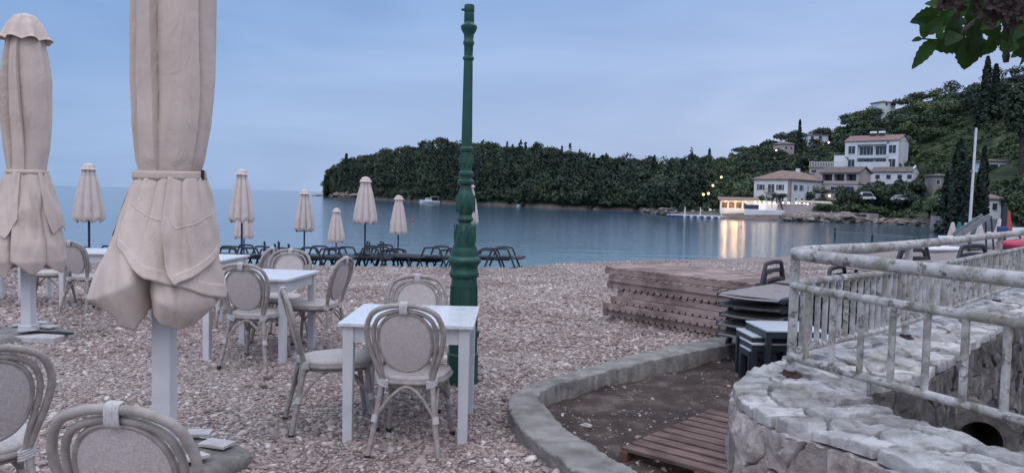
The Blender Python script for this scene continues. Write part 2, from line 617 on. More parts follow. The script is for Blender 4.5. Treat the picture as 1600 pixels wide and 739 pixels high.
def leaf_mat(name, stops, rough=0.7, tone=False):
    m, n, l, b = nodes(name, rough, 0, 0.25)
    col = ramp(n, l, island(n), stops)
    v = coord(n, l, (1, 1, 1), 'Object')
    k = ramp(n, l, noise(n, l, v, 0.045, 5), [(0.36, (0.58, 0.62, 0.68)), (0.64, (1.38, 1.34, 1.15))])
    col = mixc(n, l, 1.0, col, k, 'MULTIPLY')
    if tone:                                # each tree its own shade of green
        at = n.new('ShaderNodeAttribute')
        at.attribute_name = 'tone'
        tn = ramp(n, l, at.outputs['Fac'], [(0, (.55, .60, .68)), (.35, (.85, .88, .92)), (.65, (1.1, 1.08, .98)), (.85, (1.45, 1.35, 1.0)), (1, (1.5, 1.5, 1.5))])
        col = mixc(n, l, 1.0, col, tn, 'MULTIPLY')
    l.new(col, b.inputs['Base Color'])
    return m
MT['woods'] = leaf_mat('mixed woodland leaves', [(0, (0.020, 0.035, 0.027)), (0.4, (0.033, 0.053, 0.037)), (0.75, (0.048, 0.070, 0.043)), (1, (0.066, 0.088, 0.055))], tone=True)
MT['hill_woods'] = leaf_mat('hillside mixed leaves', [(0, (0.026, 0.044, 0.033)), (0.4, (0.044, 0.069, 0.046)), (0.75, (0.064, 0.092, 0.054)), (1, (0.085, 0.112, 0.068))], tone=True)
MT['cypress'] = leaf_mat('cypress needles', [(0, (0.014, 0.024, 0.018)), (0.6, (0.022, 0.036, 0.025)), (1, (0.032, 0.048, 0.032))])
MT['bush'] = leaf_mat('shrub leaves', [(0, (0.030, 0.052, 0.024)), (0.5, (0.05, 0.085, 0.036)), (1, (0.085, 0.125, 0.055))])
MT['olive_dark'] = leaf_mat('dark mixed leaves', [(0, (0.022, 0.038, 0.027)), (0.5, (0.042, 0.064, 0.040)), (1, (0.070, 0.092, 0.056))])
MT['olive'] = leaf_mat('grey green leaves', [(0, (0.035, 0.052, 0.035)), (0.5, (0.062, 0.082, 0.058)), (1, (0.10, 0.12, 0.09))])
MT['bark'] = M('grey brown bark', (0.07, 0.055, 0.045), (0.04, 0.032, 0.028), scale=8, rough=0.95, bmp=0.6, bscale=14, bdist=0.03)
MT['fleaf'] = leaf_mat('broad green leaves', [(0, (0.010, 0.026, 0.008)), (0.5, (0.018, 0.045, 0.012)), (1, (0.042, 0.092, 0.022))], 0.5)
def translucent(m, k, tint):
    n, l = m.node_tree.nodes, m.node_tree.links
    b = n['Principled BSDF']; o = n['Material Output']
    src = b.inputs['Base Color'].links[0].from_socket
    t = n.new('ShaderNodeBsdfTranslucent')
    l.new(mixc(n, l, 1.0, src, tint, 'MULTIPLY'), t.inputs[0])
    x = n.new('ShaderNodeMixShader'); x.inputs[0].default_value = k
    l.new(b.outputs[0], x.inputs[1]); l.new(t.outputs[0], x.inputs[2]); l.new(x.outputs[0], o.inputs['Surface'])
translucent(MT['fleaf'], .4, (1.9, 1.9, .9))
MT['dry'] = leaf_mat('dried reddish bracts', [(0, (0.018, 0.010, 0.012)), (1, (0.046, 0.027, 0.029))])

def terrain_mat():
    m, n, l, b = nodes('hillside earth and grass', 0.95, 0, 0.2)
    v = coord(n, l, (1, 1, 1))
    col = ramp(n, l, noise(n, l, v, 0.22, 9, 0.75), [(0.36, (0.014, 0.022, 0.013)), (0.5, (0.034, 0.050, 0.024)), (0.64, (0.080, 0.088, 0.050))])
    # bare rock along the waterline
    g = n.new('ShaderNodeNewGeometry')
    s = n.new('ShaderNodeSeparateXYZ')
    l.new(g.outputs['Position'], s.inputs[0])
    rk = ramp(n, l, noise(n, l, v, 0.35, 7, 0.7), [(0.3, (0.07, 0.058, 0.05)), (0.7, (0.22, 0.185, 0.165))])
    f = ramp(n, l, MR(n, l, s.outputs[2], -3.0, 0.6), [(0.3, (1, 1, 1)), (0.5, (0, 0, 0))])
    col = mixc(n, l, f, col, rk)
    l.new(col, b.inputs['Base Color'])
    bump(n, l, b, noise(n, l, v, 0.5, 6, 0.7), 0.8, 1.0)
    return m
MT['terrain'] = terrain_mat()
MT['rock'] = M('shore rock', (0.34, 0.285, 0.25), (0.15, 0.125, 0.11), scale=0.9, rough=0.95, bmp=0.8, bscale=3, bdist=0.2, detail=8, isl=0.15)
MT['wall_white'] = M('white render', (0.72, 0.75, 0.79), (0.60, 0.63, 0.67), scale=0.35, rough=0.85)
MT['wall_pink'] = M('pale pink render', (0.48, 0.41, 0.41), (0.40, 0.34, 0.34), scale=0.4, rough=0.85)
MT['wall_grey'] = M('grey stone render', (0.30, 0.28, 0.27), (0.20, 0.19, 0.18), scale=0.6, rough=0.9)
MT['roof'] = M('weathered clay tiles', (0.27, 0.185, 0.145), (0.17, 0.125, 0.105), scale=1.1, rough=0.9, bmp=0.7, bscale=3.5, bdist=0.12)
MT['roof_red'] = M('reddish clay tiles', (0.27, 0.165, 0.145), (0.19, 0.12, 0.108), scale=1.1, rough=0.9, bmp=0.7, bscale=3.5, bdist=0.12)
MT['roof_brown'] = M('grey brown tiles', (0.16, 0.125, 0.115), (0.10, 0.08, 0.075), scale=1.1, rough=0.9, bmp=0.7, bscale=3.5, bdist=0.12)
MT['glass'] = M('dark window glass', (0.03, 0.04, 0.055), (0.05, 0.065, 0.085), scale=0.8, rough=0.15)
MT['shutter'] = M('dark green shutters', (0.035, 0.045, 0.05), rough=0.6)
MT['trim'] = M('white trim', (0.70, 0.70, 0.70), rough=0.6)
MT['metal_grey'] = M('grey metal', (0.25, 0.26, 0.28), (0.18, 0.19, 0.2), rough=0.45, metal=0.3)
MT['awning'] = M('beige awning cloth', (0.46, 0.40, 0.34), (0.38, 0.33, 0.29), scale=0.8, rough=0.85)
MT['teal'] = M('teal cloth', (0.02, 0.20, 0.19), (0.015, 0.14, 0.14), rough=0.7)
MT['blue'] = M('blue plastic', (0.03, 0.07, 0.24), rough=0.5)
MT['red'] = M('red cloth', (0.50, 0.07, 0.06), (0.40, 0.06, 0.05), rough=0.6)
MT['pink'] = M('crimson plastic', (0.48, 0.03, 0.08), (0.40, 0.03, 0.07), rough=0.4)
MT['hull'] = M('white boat hull', (0.72, 0.73, 0.75), (0.62, 0.64, 0.66), scale=1.5, rough=0.35)
MT['dark_trim'] = M('dark boat trim', (0.03, 0.035, 0.05), rough=0.5)
def glow(name, col, s):
    m, n, l, b = nodes(name)
    b.inputs['Base Color'].default_value = (*col, 1)
    b.inputs['Emission Color'].default_value = (*col, 1)
    b.inputs['Emission Strength'].default_value = s
    return m
MT['lamp'] = glow('lit warm globe', (1.0, 0.60, 0.28), 4.0)
MT['lamp_w'] = glow('lit pale globe', (1.0, 0.78, 0.52), 3.2)

# ================================================================ SETTING
SEA = -2.9
CREST = np.array([(-80, 15, -.3), (-40, 17, -.3), (-8, 18.6, -.33), (0, 20, -.37), (3, 23.3, -.42), (6.5, 26, -.48), (11, 30, -.60), (18, 39, -1.0), (27, 52, -1.7), (36, 64, -2.0), (48, 78, -2.1), (70, 100, -2.0), (110, 130, -2.0)], float)
KOUT = [(1125, 527), (1050, 541), (980, 557), (915, 574), (855, 592), (815, 606), (795, 622), (797, 640), (815, 668), (858, 703), (915, 739), (980, 777)]
KIN = [(1125, 542), (1055, 556), (990, 570), (930, 584), (882, 597), (852, 607), (843, 618), (850, 632), (882, 664), (935, 700), (1000, 739), (1080, 787)]
KZ = 0.10
kout = [Vector((3.6, 8.55, KZ))] + [G(x, y, KZ) for x, y in KOUT]
kin = [Vector((3.5, 8.38, KZ))] + [G(x, y, KZ) for x, y in KIN]
WOUT = [(1.78, 1.4), (1.29, 2.6), (1.09, 2.92), (1.02, 3.14), (1.025, 3.42), (1.13, 3.68), (1.35, 3.95), (1.62, 4.28), (2.64, 5.27), (4.1, 6.9), (8.0, 11.2)]
WIN = [(2.2, 1.7), (1.72, 2.72), (1.62, 2.98), (1.57, 3.18), (1.575, 3.36), (1.62, 3.48), (1.70, 3.59), (2.10, 3.86), (3.02, 4.90), (4.46, 6.52), (8.36, 10.85)]
WZ = 0.65

def inpoly(P, poly):                        # P (n,2)
    P = np.asarray(P, float)
    x, y = P[:, 0], P[:, 1]
    c = np.zeros(len(P), bool)
    n = len(poly)
    for i in range(n):
        x1, y1 = poly[i][0], poly[i][1]
        x2, y2 = poly[(i + 1) % n][0], poly[(i + 1) % n][1]
        k = ((y1 > y) != (y2 > y)) & (x < (x2 - x1) * (y - y1) / ((y2 - y1) if y2 != y1 else 1e-9) + x1)
        c ^= k
    return c

kmid = [(a + b) / 2 for a, b in zip(kout, kin)]
DIRT = [(p.x, p.y) for p in kmid] + [(1.6, 1.5)] + [((a[0] + b[0]) / 2, (a[1] + b[1]) / 2) for a, b in zip(WOUT, WIN)][:-1] + [(4.6, 7.6)]
KERB = [(p.x, p.y) for p in kout] + [(p.x, p.y) for p in reversed(kin)]
CHAN = [((a[0] + b[0]) / 2, (a[1] + b[1]) / 2) for a, b in zip(WOUT, WIN)] + [(14, 8), (10, -3), (2.2, -3)]

def ground_z(X, Y):
    X, Y = np.asarray(X, float), np.asarray(Y, float)
    best = np.full(X.shape, 1e9)
    zc = np.zeros(X.shape)
    for a, b in zip(CREST[:-1], CREST[1:]):
        d = b[:2] - a[:2]
        t = np.clip(((X - a[0]) * d[0] + (Y - a[1]) * d[1]) / (d @ d), 0, 1)
        q = np.hypot(X - a[0] - t * d[0], Y - a[1] - t * d[1])
        k = q < best
        best = np.where(k, q, best)
        zc = np.where(k, a[2] + t * (b[2] - a[2]), zc)
    sea = Y > np.interp(X, CREST[:, 0], CREST[:, 1])
    s = np.clip(best / 13, 0, 1)
    inl = zc * (1 - s * s * (3 - 2 * s))
    d = best
    out = zc - np.where(d < 6, 0.145 * d, 0.87 + 0.22 * (d - 6))
    return np.where(sea, np.maximum(out, -9), inl)

def bumpy(X, Y):
    return np.array([0.022 * mnoise.noise((x * 0.9, y * 0.9, 0)) + 0.012 * mnoise.noise((x * 2.7, y * 2.7, 3)) for x, y in zip(np.ravel(X), np.ravel(Y))]).reshape(np.shape(X))

def gz(x, y):
    return float(ground_z(np.array([x]), np.array([y]))[0]) + float(bumpy(np.array([x]), np.array([y]))[0])

xs = np.concatenate([[-400, -200, -120, -80, -60, -45, -35, -28, -23, -19, -16], np.arange(-14, 14.01, .14), [15, 17, 19, 22, 25, 28, 32, 36, 40, 45, 50, 60, 75, 100, 150, 250, 400]])
ys = np.concatenate([[-200, -80, -40, -20, -10, -5, -2, 0, .7], np.arange(1.2, 26.01, .14), [27, 28, 30, 32, 35, 38, 42, 46, 50, 55, 60, 66, 72, 80, 95, 130, 200]])
X, Y = np.meshgrid(xs, ys)
Z = ground_z(X, Y)
near = (np.abs(X) < 15) & (Y < 27) & (Y > 0)
Z = Z + np.where(near, bumpy(X, Y), 0)
XY = np.stack([X.ravel(), Y.ravel()], 1)
Zr = Z.ravel()
Zr[inpoly(XY, DIRT)] = -0.35
Zr[inpoly(XY, CHAN)] = -1.1
nx, ny = len(xs), len(ys)
idx = np.arange(nx * ny).reshape(ny, nx)
F = np.stack([idx[:-1, :-1], idx[:-1, 1:], idx[1:, 1:], idx[1:, :-1]], -1).reshape(-1, 4)
tag(npmesh('beach_ground', np.column_stack([XY, Zr]), F, MT['ground']), kind='structure')

# soil bed inside the kerb, channel floor behind the wall
def sheet(name, outline, z, step, amp, mat, seed=0):
    P = np.array(outline)
    gx = np.arange(P[:, 0].min() - step, P[:, 0].max() + step, step)
    gy = np.arange(max(P[:, 1].min(), 0.3) - step, P[:, 1].max() + step, step)
    X, Y = np.meshgrid(gx, gy)
    A = np.stack([X.ravel(), Y.ravel()], 1)
    ins = inpoly(A, outline)
    z_ = np.array([z + amp * mnoise.noise((x * 2.2 + seed, y * 2.2, 0)) + amp * .6 * mnoise.noise((x * 7, y * 7 + seed, 0)) for x, y in A])
    idx = np.arange(len(A)).reshape(X.shape)
    F = np.stack([idx[:-1, :-1], idx[:-1, 1:], idx[1:, 1:], idx[1:, :-1]], -1).reshape(-1, 4)
    F = F[ins[F].all(1)]
    used = np.unique(F)
    mp_ = np.zeros(len(A), int)
    mp_[used] = np.arange(len(used))
    return tag(npmesh(name, np.column_stack([A, z_])[used], mp_[F], mat), kind='structure')
sheet('soil_bed', DIRT, -0.03, .04, .03, MT['soil'])
CHF = [(a[0] + (b[0] - a[0]) * .8, a[1] + (b[1] - a[1]) * .8) for a, b in zip(WOUT, WIN)] + [(14, 8), (10, 0.3), (2.0, 0.3)]
sheet('channel_floor', CHF, -0.42, .12, .05, M('damp channel bed', (0.06, 0.075, 0.05), (0.16, 0.14, 0.125), scale=2.2, rough=0.7, bmp=1, bscale=18, bdist=.03, detail=8), 5)

# sea
mb = MB()
mb.add([(-20000, 5, SEA), (20000, 5, SEA), (20000, 26000, SEA), (-20000, 26000, SEA)], [(0, 1, 2, 3)])
tag(mb.build('sea', MT['water'], smooth=False), kind='structure')

# hillside and headland terrain: a shore line and a ridge line joined by slopes
SH = [(505, 308), (515, 306.6), (560, 311), (600, 313.2), (660, 317), (735, 320), (860, 326), (1000, 330), (1035, 335), (1060, 338.5), (1125, 341.5), (1210, 345), (1300, 347.5), (1400, 350.5), (1450, 354), (1480, 357), (1540, 364), (1620, 372), (1760, 392), (2000, 420)]
RD = [(505, 300, 700), (512, 272, 700), (540, 258, 640), (600, 250, 560), (640, 242, 520), (690, 236, 500), (740, 239, 480), (800, 243, 470), (860, 247, 450), (950, 262, 440), (1000, 265, 430), (1050, 270, 425), (1100, 264, 410), (1150, 247, 370), (1215, 227, 330), (1250, 223, 320), (1290, 211, 310), (1340, 188, 300), (1400, 171, 295), (1450, 157, 290), (1500, 149, 285), (1550, 136, 280), (1600, 124, 275), (1760, 90, 270), (2000, 60, 270)]
def shore_pt(px):
    y = np.interp(px, [s[0] for s in SH], [s[1] for s in SH])
    return G(px, float(y), SEA)
def ridge_pt(px):
    y = np.interp(px, [s[0] for s in RD], [s[1] for s in RD])
    Yd = np.interp(px, [s[0] for s in RD], [s[2] for s in RD])
    return D(px, float(y), float(Yd))
TP = np.concatenate([np.arange(505, 1100, 6), np.arange(1100, 2001, 5)])
TS = np.array([-.06, -.02, 0, .012, .03, .06, .1, .15, .2, .26, .32, .38, .44, .5, .56, .62, .68, .74, .8, .86, .92, .97, 1.0, 1.06, 1.2, 1.5])
def terr(px, t):
    a, b = shore_pt(px), ridge_pt(px)
    ex = interp(px, [505, 900, 1100, 1250, 1330, 1430, 1530], [.62, .8, 1.1, 1.5, 1.75, 1.6, 1.38])
    p = a + (b - a) * t
    if t <= 0:
        z = SEA + 12 * t
    elif t <= 1:
        lift = 1.0 * min(1, t / .012)
        z = SEA + lift + (b.z - SEA - 1.0) * (t ** ex)
    else:
        z = b.z - (t - 1) * (b.z + 3) * 1.6
    z += (mnoise.noise((p.x * .035, p.y * .035, 1)) * 2.2 + mnoise.noise((p.x * .11, p.y * .11, 4)) * .8) * min(1, max(0, t) * 8) * (1 - .6 * min(1, max(0, t - .85) / .15))
    return Vector((p.x, p.y, z))
def terr_at(px, Y):
    a, b = shore_pt(px), ridge_pt(px)
    return terr(px, (Y - a.y) / (b.y - a.y))
V = [terr(px, t) for t in TS for px in TP]
nx, ny = len(TP), len(TS)
idx = np.arange(nx * ny).reshape(ny, nx)
F = np.stack([idx[:-1, :-1], idx[:-1, 1:], idx[1:, 1:], idx[1:, :-1]], -1).reshape(-1, 4)
tag(npmesh('hillside_terrain', np.array([tuple(v) for v in V]), F, MT['terrain']), kind='structure')

# ---------------------------------------------------------------- foliage
def leaf_quads(cen, nrm, size, flat=0.6):
    """one quad per row, facing roughly nrm with a random tilt"""
    n = len(cen)
    nn = nrm + rng.normal(0, .55, (n, 3))
    nn /= np.linalg.norm(nn, axis=1, keepdims=True) + 1e-9
    r = rng.normal(0, 1, (n, 3))
    u = np.cross(nn, r)
    u /= np.linalg.norm(u, axis=1, keepdims=True) + 1e-9
    v = np.cross(nn, u)
    s = (size * rng.uniform(.6, 1.3, n))[:, None]
    u, v = u * s, v * s * flat
    q = np.stack([cen - u - v * .3, cen + v, cen + u + v * .3, cen - v], 1)
    return q.reshape(-1, 3)

def crown_pts(n, lobes=7, flat=.75, cone=False):
    """points in a unit crown made of uneven clumps; returns centres and outward normals"""
    if cone:
        h = rng.uniform(0, 1, n) ** 1.25
        a = rng.uniform(0, 2 * np.pi, n)
        w = np.minimum(1, .55 + h * 4) * (1 - h) ** .62 * (1 + .16 * np.sin(a * 3 + h * 9))
        w = w * rng.uniform(.72, 1.06, n)
        c = np.stack([w * np.cos(a), w * np.sin(a), h * 2 - 1], 1)
        nr = np.stack([np.cos(a), np.sin(a), np.full(n, .5)], 1)
        return c, nr
    lc = rng.normal(0, 1, (lobes, 3))
    lc /= np.linalg.norm(lc, axis=1, keepdims=True)
    lc *= rng.uniform(.25, .68, (lobes, 1))
    lc[:, 2] = np.abs(lc[:, 2]) * flat * 1.1 - .12
    lr = rng.uniform(.3, .52, lobes)
    k = rng.integers(0, lobes, n)
    d = rng.normal(0, 1, (n, 3))
    d /= np.linalg.norm(d, axis=1, keepdims=True)
    d[:, 2] = np.where(d[:, 2] < -.35, -d[:, 2], d[:, 2])
    c = lc[k] + d * (lr[k] * rng.uniform(.65, 1.05, n))[:, None]
    return c, d

def quads(Q):
    return np.arange(len(Q)).reshape(-1, 4)

class Wood:
    def __init__(s): s.Q, s.T = [], []
    def tree(s, base, w, h, n, leaf, cone=False):
        c, nr = crown_pts(n, lobes=random.randint(5, 9), cone=cone)
        if cone:
            c = c * np.array([w / 2, w / 2, h / 2]) + np.array([base[0], base[1], base[2] + h / 2])
        else:
            c = c * np.array([w / 2, w / 2, h * .5]) + np.array([base[0], base[1], base[2] + h * .52])
        s.Q.append(leaf_quads(c, nr, np.full(len(c), leaf)))
        s.T.append(np.full(len(c), random.random() * (.45 if cone else 1.0)))
    def build(s, name, mat):
        Q = np.concatenate(s.Q)
        o = npmesh(name, Q, quads(Q), mat, smooth=False)
        at = o.data.attributes.new('tone', 'FLOAT', 'FACE')
        at.data.foreach_set('value', np.concatenate(s.T).astype(np.float32))
        return o

# house footprints seen from the beach: no wood in front of them
CLEAR = [(1122, 1312, 272, 347, 205), (1263, 1316, 247, 274, 228), (1278, 1345, 262, 303, 213), (1316, 1415, 206, 266, 244), (1356, 1440, 261, 275, 225), (1226, 1296, 204, 224, 296), (1376, 1404, 150, 160, 290), (1538, 1576, 250, 274, 181), (1456, 1478, 272, 292, 185), (1346, 1436, 296, 322, 184), (1040, 1126, 322, 345, 205)]
def blocked(px, top, bot, Y, w):
    for x0, x1, y0, y1, Yb in CLEAR:
        if px + w > x0 and px - w < x1 and bot > y0 and top < y1 and Y < Yb:
            return True
    return False
def plant(wood, px, t, w, h, n, leaf, cone=False):
    p = terr(px, t)
    top = proj(p.x, p.y, p.z + h)
    bot = proj(p.x, p.y, p.z)
    if blocked(px, top[1], bot[1], p.y, w / p.y * 250):
        return
    wood.tree(p - Vector((0, 0, .4)), w, h, n, leaf, cone)
wd = Wood()
for px in np.arange(510, 1110, 6.0):
    nrow = 12
    for k in range(nrow):
        t = .004 + (k + random.random()) / nrow * .99
        p = px + random.uniform(-4, 4)
        tt = min(t, 1.0)
        dark = 640 < p < 960 and t < .45 or p < 700 and t < .35
        if random.random() < (.5 if dark else .12 if t < .6 else .02):
            plant(wd, p, tt, random.uniform(3, 4.4), random.uniform(10, 15) * (1 if t < .6 else .6), 110, .75, True)
        else:
            q = min(1.7, max(.55, random.lognormvariate(0, .34)))
            plant(wd, p, tt, 8 * q * random.uniform(.85, 1.2), 6.6 * q, int(230 * q ** 1.3), .52)
for px in np.arange(508, 1040, 2.6):
    plant(wd, px, random.uniform(.001, .022), random.uniform(3, 7), random.uniform(3, 6.5), 110, .6)
tag(wd.build('headland_woods', MT['woods']), kind='stuff')
wd = Wood()
sc_ = Wood()
for px in np.arange(1100, 1700, 8.0):
    nrow = 16
    for k in range(nrow):
        t = .05 + (k + random.random()) / nrow * .95
        p = px + random.uniform(-6, 6)
        lim = interp(p, [1415, 1430, 1480, 1600], [0, .55, .78, .66])
        if .16 < t < lim:
            for q in range(3):
                tq = t + random.uniform(-.03, .03)
                if random.random() < .62:
                    big = random.random() < .3
                    plant(sc_, p + random.uniform(-5, 5), tq, random.uniform(1.4, 3) * (1.7 if big else 1), random.uniform(1.0, 2.2) * (1.8 if big else 1), 70, .36)
        elif random.random() < .96:
            q = min(1.7, max(.5, random.lognormvariate(0, .36)))
            plant(wd, p, min(t, 1), 6.2 * q * random.uniform(.85, 1.2), 5.0 * q, int(250 * q ** 1.3), .40)
for k in range(1500):
    plant(wd, random.uniform(1090, 1430), random.uniform(.04, 1), random.uniform(1.4, 3.4), random.uniform(1.0, 2.3), 46, .38)
tag(wd.build('hillside_woods', MT['hill_woods']), kind='stuff')
tag(sc_.build('hillside_scrub', MT['bush']), kind='stuff')

def tree(name, label, px, by, Y, w, h, mat='bush', n=1500, leaf=.4, trunk=.25, group=None, cone=False, seed=0, lobes=9, fat=1.0, ground=True, cat_='tree'):
    base = D(px, by, Y)
    if ground:
        zg = terr_at(px, Y).z
        if zg < base.z:
            h += base.z - zg
            base.z = zg
    t = thing(name, label, cat_, base, random.uniform(0, 6), group)
    hh = h
    m = MB()
    if cone:
        m.tube([(0, 0, -.5), (0, 0, h * .3), (0, 0, h * .9)], [trunk, trunk * .8, .03], 7)
        c, nr = crown_pts(n, cone=True)
        c = c * np.array([w / 2, w / 2, h * .49]) + np.array([0, 0, h * .52])
        Q = leaf_quads(c, np.array([[0, 0, .2]]) + nr, np.full(n, leaf), 1.0)
    else:
        lean = Vector((random.uniform(-.3, .3), random.uniform(-.3, .3), 0)) * h * .15
        m.tube([(0, 0, -.6), Vector((0, 0, h * .22)) + lean * .4, Vector((0, 0, h * .45)) + lean], [trunk, trunk * .75, trunk * .5], 7)
        for k in range(5):
            a = k * 1.257 + random.random()
            q = Vector((math.cos(a) * w * .28, math.sin(a) * w * .28, h * random.uniform(.55, .8)))
            m.tube([Vector((0, 0, h * .3)) + lean * .6, q * .5 + Vector((0, 0, h * .22)) + lean * .4, q], [trunk * .5, trunk * .32, .03], 5)
        c, nr = crown_pts(n, lobes=lobes)
        c = c * np.array([w / 2, w / 2, h * .5]) + np.array([lean.x, lean.y, h * .5])
        Q = leaf_quads(c, nr, np.full(n, leaf))
    m.build('trunk', MT['bark'], t)
    npmesh('crown', Q, quads(Q), MT[mat], False, t)
    return t

# ================================================================ STONE WALL, KERB, RAILING
# --- concrete kerb
mb = MB()
ko, ki = cat(kout, 5), cat(kin, 5)
def kf(u, v):
    i = u * (len(ko) - 1)
    a = int(min(i, len(ko) - 2)); f = i - a
    o = ko[a].lerp(ko[a + 1], f); n_ = ki[a].lerp(ki[a + 1], f)
    q = [(o, -.30, -.03), (o, .0, 0), (o, KZ - .010, .0), (o, KZ, .010), (o.lerp(n_, .5), KZ + .004, 0), (n_, KZ, -.010), (n_, KZ - .012, 0), (n_, -.2, .02), (n_, -.30, .02)]
    p, z, off = q[round(v * 8)]
    d = (n_ - o).normalized()
    p = p + d * off
    w = Vector((p.x * 4, p.y * 4, z * 4))
    k = mnoise.noise(w) * .010 + mnoise.noise(w * 4.1) * .009 + mnoise.noise(w * 11) * .005
    return (p.x + d.x * k, p.y + d.y * k, z + (k if z > -.1 else 0))
mb.grid(kf, 340, 8)
tag(mb.build('concrete_kerb', MT['concrete'], ang=30), 'weathered curved concrete kerb edging the dark soil bed', 'kerb')

# --- stone wall: U-shaped, flagstone top
def wall_pair(s):                           # s in pairs-index space
    i = int(min(max(s, 0), len(WOUT) - 2)); f = s - i
    def cr_(P):
        p0 = P[max(i - 1, 0)]; p1 = P[i]; p2 = P[i + 1]; p3 = P[min(i + 2, len(P) - 1)]
        return tuple(.5 * (2 * b + (c - a) * f + (2 * a - 5 * b + 4 * c - d) * f * f + (3 * b - a - 3 * c + d) * f ** 3) for a, b, c, d in zip(p0, p1, p2, p3))
    return cr_(WOUT), cr_(WIN)
NS = 900
SS = [i / NS * (len(WOUT) - 1) for i in range(NS + 1)]
PAIRS = [wall_pair(s) for s in SS]
mid = [((a[0] + b[0]) / 2, (a[1] + b[1]) / 2) for a, b in PAIRS]
# arc length weighted to the outer edge so that stones keep their size round the bend
arc = [0]
for i in range(NS):
    lo_ = math.dist(PAIRS[i][0], PAIRS[i + 1][0]); li_ = math.dist(PAIRS[i][1], PAIRS[i + 1][1])
    arc.append(arc[-1] + .5 * (lo_ + li_) + .002)
ARC = arc[-1]
def wall_at(a, w):                          # a = arc length, w = 0 outer .. 1 inner
    s = float(np.interp(a, arc, range(NS + 1)))
    i = int(min(s, NS - 1)); f = s - i
    o = [x + (y - x) * f for x, y in zip(PAIRS[i][0], PAIRS[i + 1][0])]
    n_ = [x + (y - x) * f for x, y in zip(PAIRS[i][1], PAIRS[i + 1][1])]
    return Vector((o[0] + (n_[0] - o[0]) * w, o[1] + (n_[1] - o[1]) * w, 0))
def clip(poly, nx_, ny_, d):                # keep nx*x+ny*y <= d
    out = []
    for i in range(len(poly)):
        a, b = poly[i], poly[(i + 1) % len(poly)]
        da, db = nx_ * a[0] + ny_ * a[1] - d, nx_ * b[0] + ny_ * b[1] - d
        if da <= 0: out.append(a)
        if da * db < 0:
            t = da / (da - db)
            out.append((a[0] + (b[0] - a[0]) * t, a[1] + (b[1] - a[1]) * t))
    return out
def shrink(poly, g):
    cx = sum(p[0] for p in poly) / len(poly); cy = sum(p[1] for p in poly) / len(poly)
    n = len(poly)
    ar = sum(poly[i][0] * poly[(i + 1) % n][1] - poly[(i + 1) % n][0] * poly[i][1] for i in range(n))
    sg = 1 if ar > 0 else -1
    out = list(poly)
    for i in range(n):
        a, b = poly[i], poly[(i + 1) % n]
        ex, ey = b[0] - a[0], b[1] - a[1]
        L = math.hypot(ex, ey)
        if L < 1e-6: continue
        nx_, ny_ = sg * ey / L, -sg * ex / L
        out = clip(out, nx_, ny_, nx_ * a[0] + ny_ * a[1] - g)
        if len(out) < 3: return []
    return out
def voronoi_cells(seeds, x0, x1, y0, y1):
    cells = []
    for i, s in enumerate(seeds):
        poly = [(x0, y0), (x1, y0), (x1, y1), (x0, y1)]
        ds = sorted((math.dist(s, q), j) for j, q in enumerate(seeds) if j != i)[:14]
        for dd, j in ds:
            q = seeds[j]
            nx_, ny_ = q[0] - s[0], q[1] - s[1]
            poly = clip(poly, nx_, ny_, nx_ * (q[0] + s[0]) / 2 + ny_ * (q[1] + s[1]) / 2)
            if len(poly) < 3: break
        if len(poly) >= 3: cells.append(poly)
    return cells
def densify(poly, step):
    out = []
    for i in range(len(poly)):
        a, b = poly[i], poly[(i + 1) % len(poly)]
        k = max(1, int(math.dist(a, b) / step))
        for q in range(k):
            out.append((a[0] + (b[0] - a[0]) * q / k, a[1] + (b[1] - a[1]) * q / k))
    return out
def stones(mb_, cells, place, gap, th, rnd, step=.03, minr=.03):
    """place(u, v, h) -> world point h above the face; each cell a rounded rough stone"""
    for ci, cell in enumerate(cells):
        p0 = shrink(cell, gap)
        if len(p0) < 3: continue
        cx = sum(p[0] for p in p0) / len(p0); cy = sum(p[1] for p in p0) / len(p0)
        if max(math.dist(p, (cx, cy)) for p in p0) < minr: continue
        p0 = densify(p0, step)
        n = len(p0)
        t_ = th * random.uniform(.7, 1.2)
        tx, ty = random.uniform(-rnd, rnd), random.uniform(-rnd, rnd)
        rings = [(1.0, -.35), (1.0, .45), (.985, .80), (.955, .97), (.84, 1.0), (.68, 1.0), (.50, 1.0), (.30, 1.0)]
        vs = []
        for k, hh in rings:
            for (x, y) in p0:
                w = mnoise.noise((x * 14, y * 14, ci)) * .016 + mnoise.noise((x * 40, y * 40, ci)) * .009
                d_ = math.dist((x, y), (cx, cy)) + 1e-6
                kk = k + w / d_ * (1 if k > .9 else .3)
                u, v = cx + (x - cx) * kk, cy + (y - cy) * kk
                h = t_ * hh + tx * (u - cx) + ty * (v - cy)
                if hh > .5:
                    h += mnoise.noise((u * 9, v * 9, ci * 2.3)) * th * .45 + mnoise.noise((u * 26, v * 26, ci)) * th * .30 + mnoise.noise((u * 70, v * 70, ci)) * th * .14
                vs.append(place(u, v, h))
        vs.append(place(cx, cy, t_ * 1.0 + mnoise.noise((cx * 9, cy * 9, ci * 2.3)) * th * .35))
        fs = []
        for r in range(len(rings) - 1):
            for i in range(n):
                j = (i + 1) % n
                fs.append((r * n + i, r * n + j, (r + 1) * n + j, (r + 1) * n + i))
        c_ = len(vs) - 1
        for i in range(n):
            fs.append(((len(rings) - 1) * n + i, (len(rings) - 1) * n + (i + 1) % n, c_))
        mb_.add(vs, fs)
def poisson(w, h, dmin, k=2500, ax=1.0):
    pts = []
    for _ in range(k):
        p = (random.uniform(0, w), random.uniform(0, h))
        if all(math.hypot((p[0] - q[0]) * ax, p[1] - q[1]) > dmin for q in pts): pts.append(p)
    return pts
wall = thing('stone_wall', 'pale rubble stone wall with flagstone top, curving round below the railing', 'wall', (0, 0, 0))
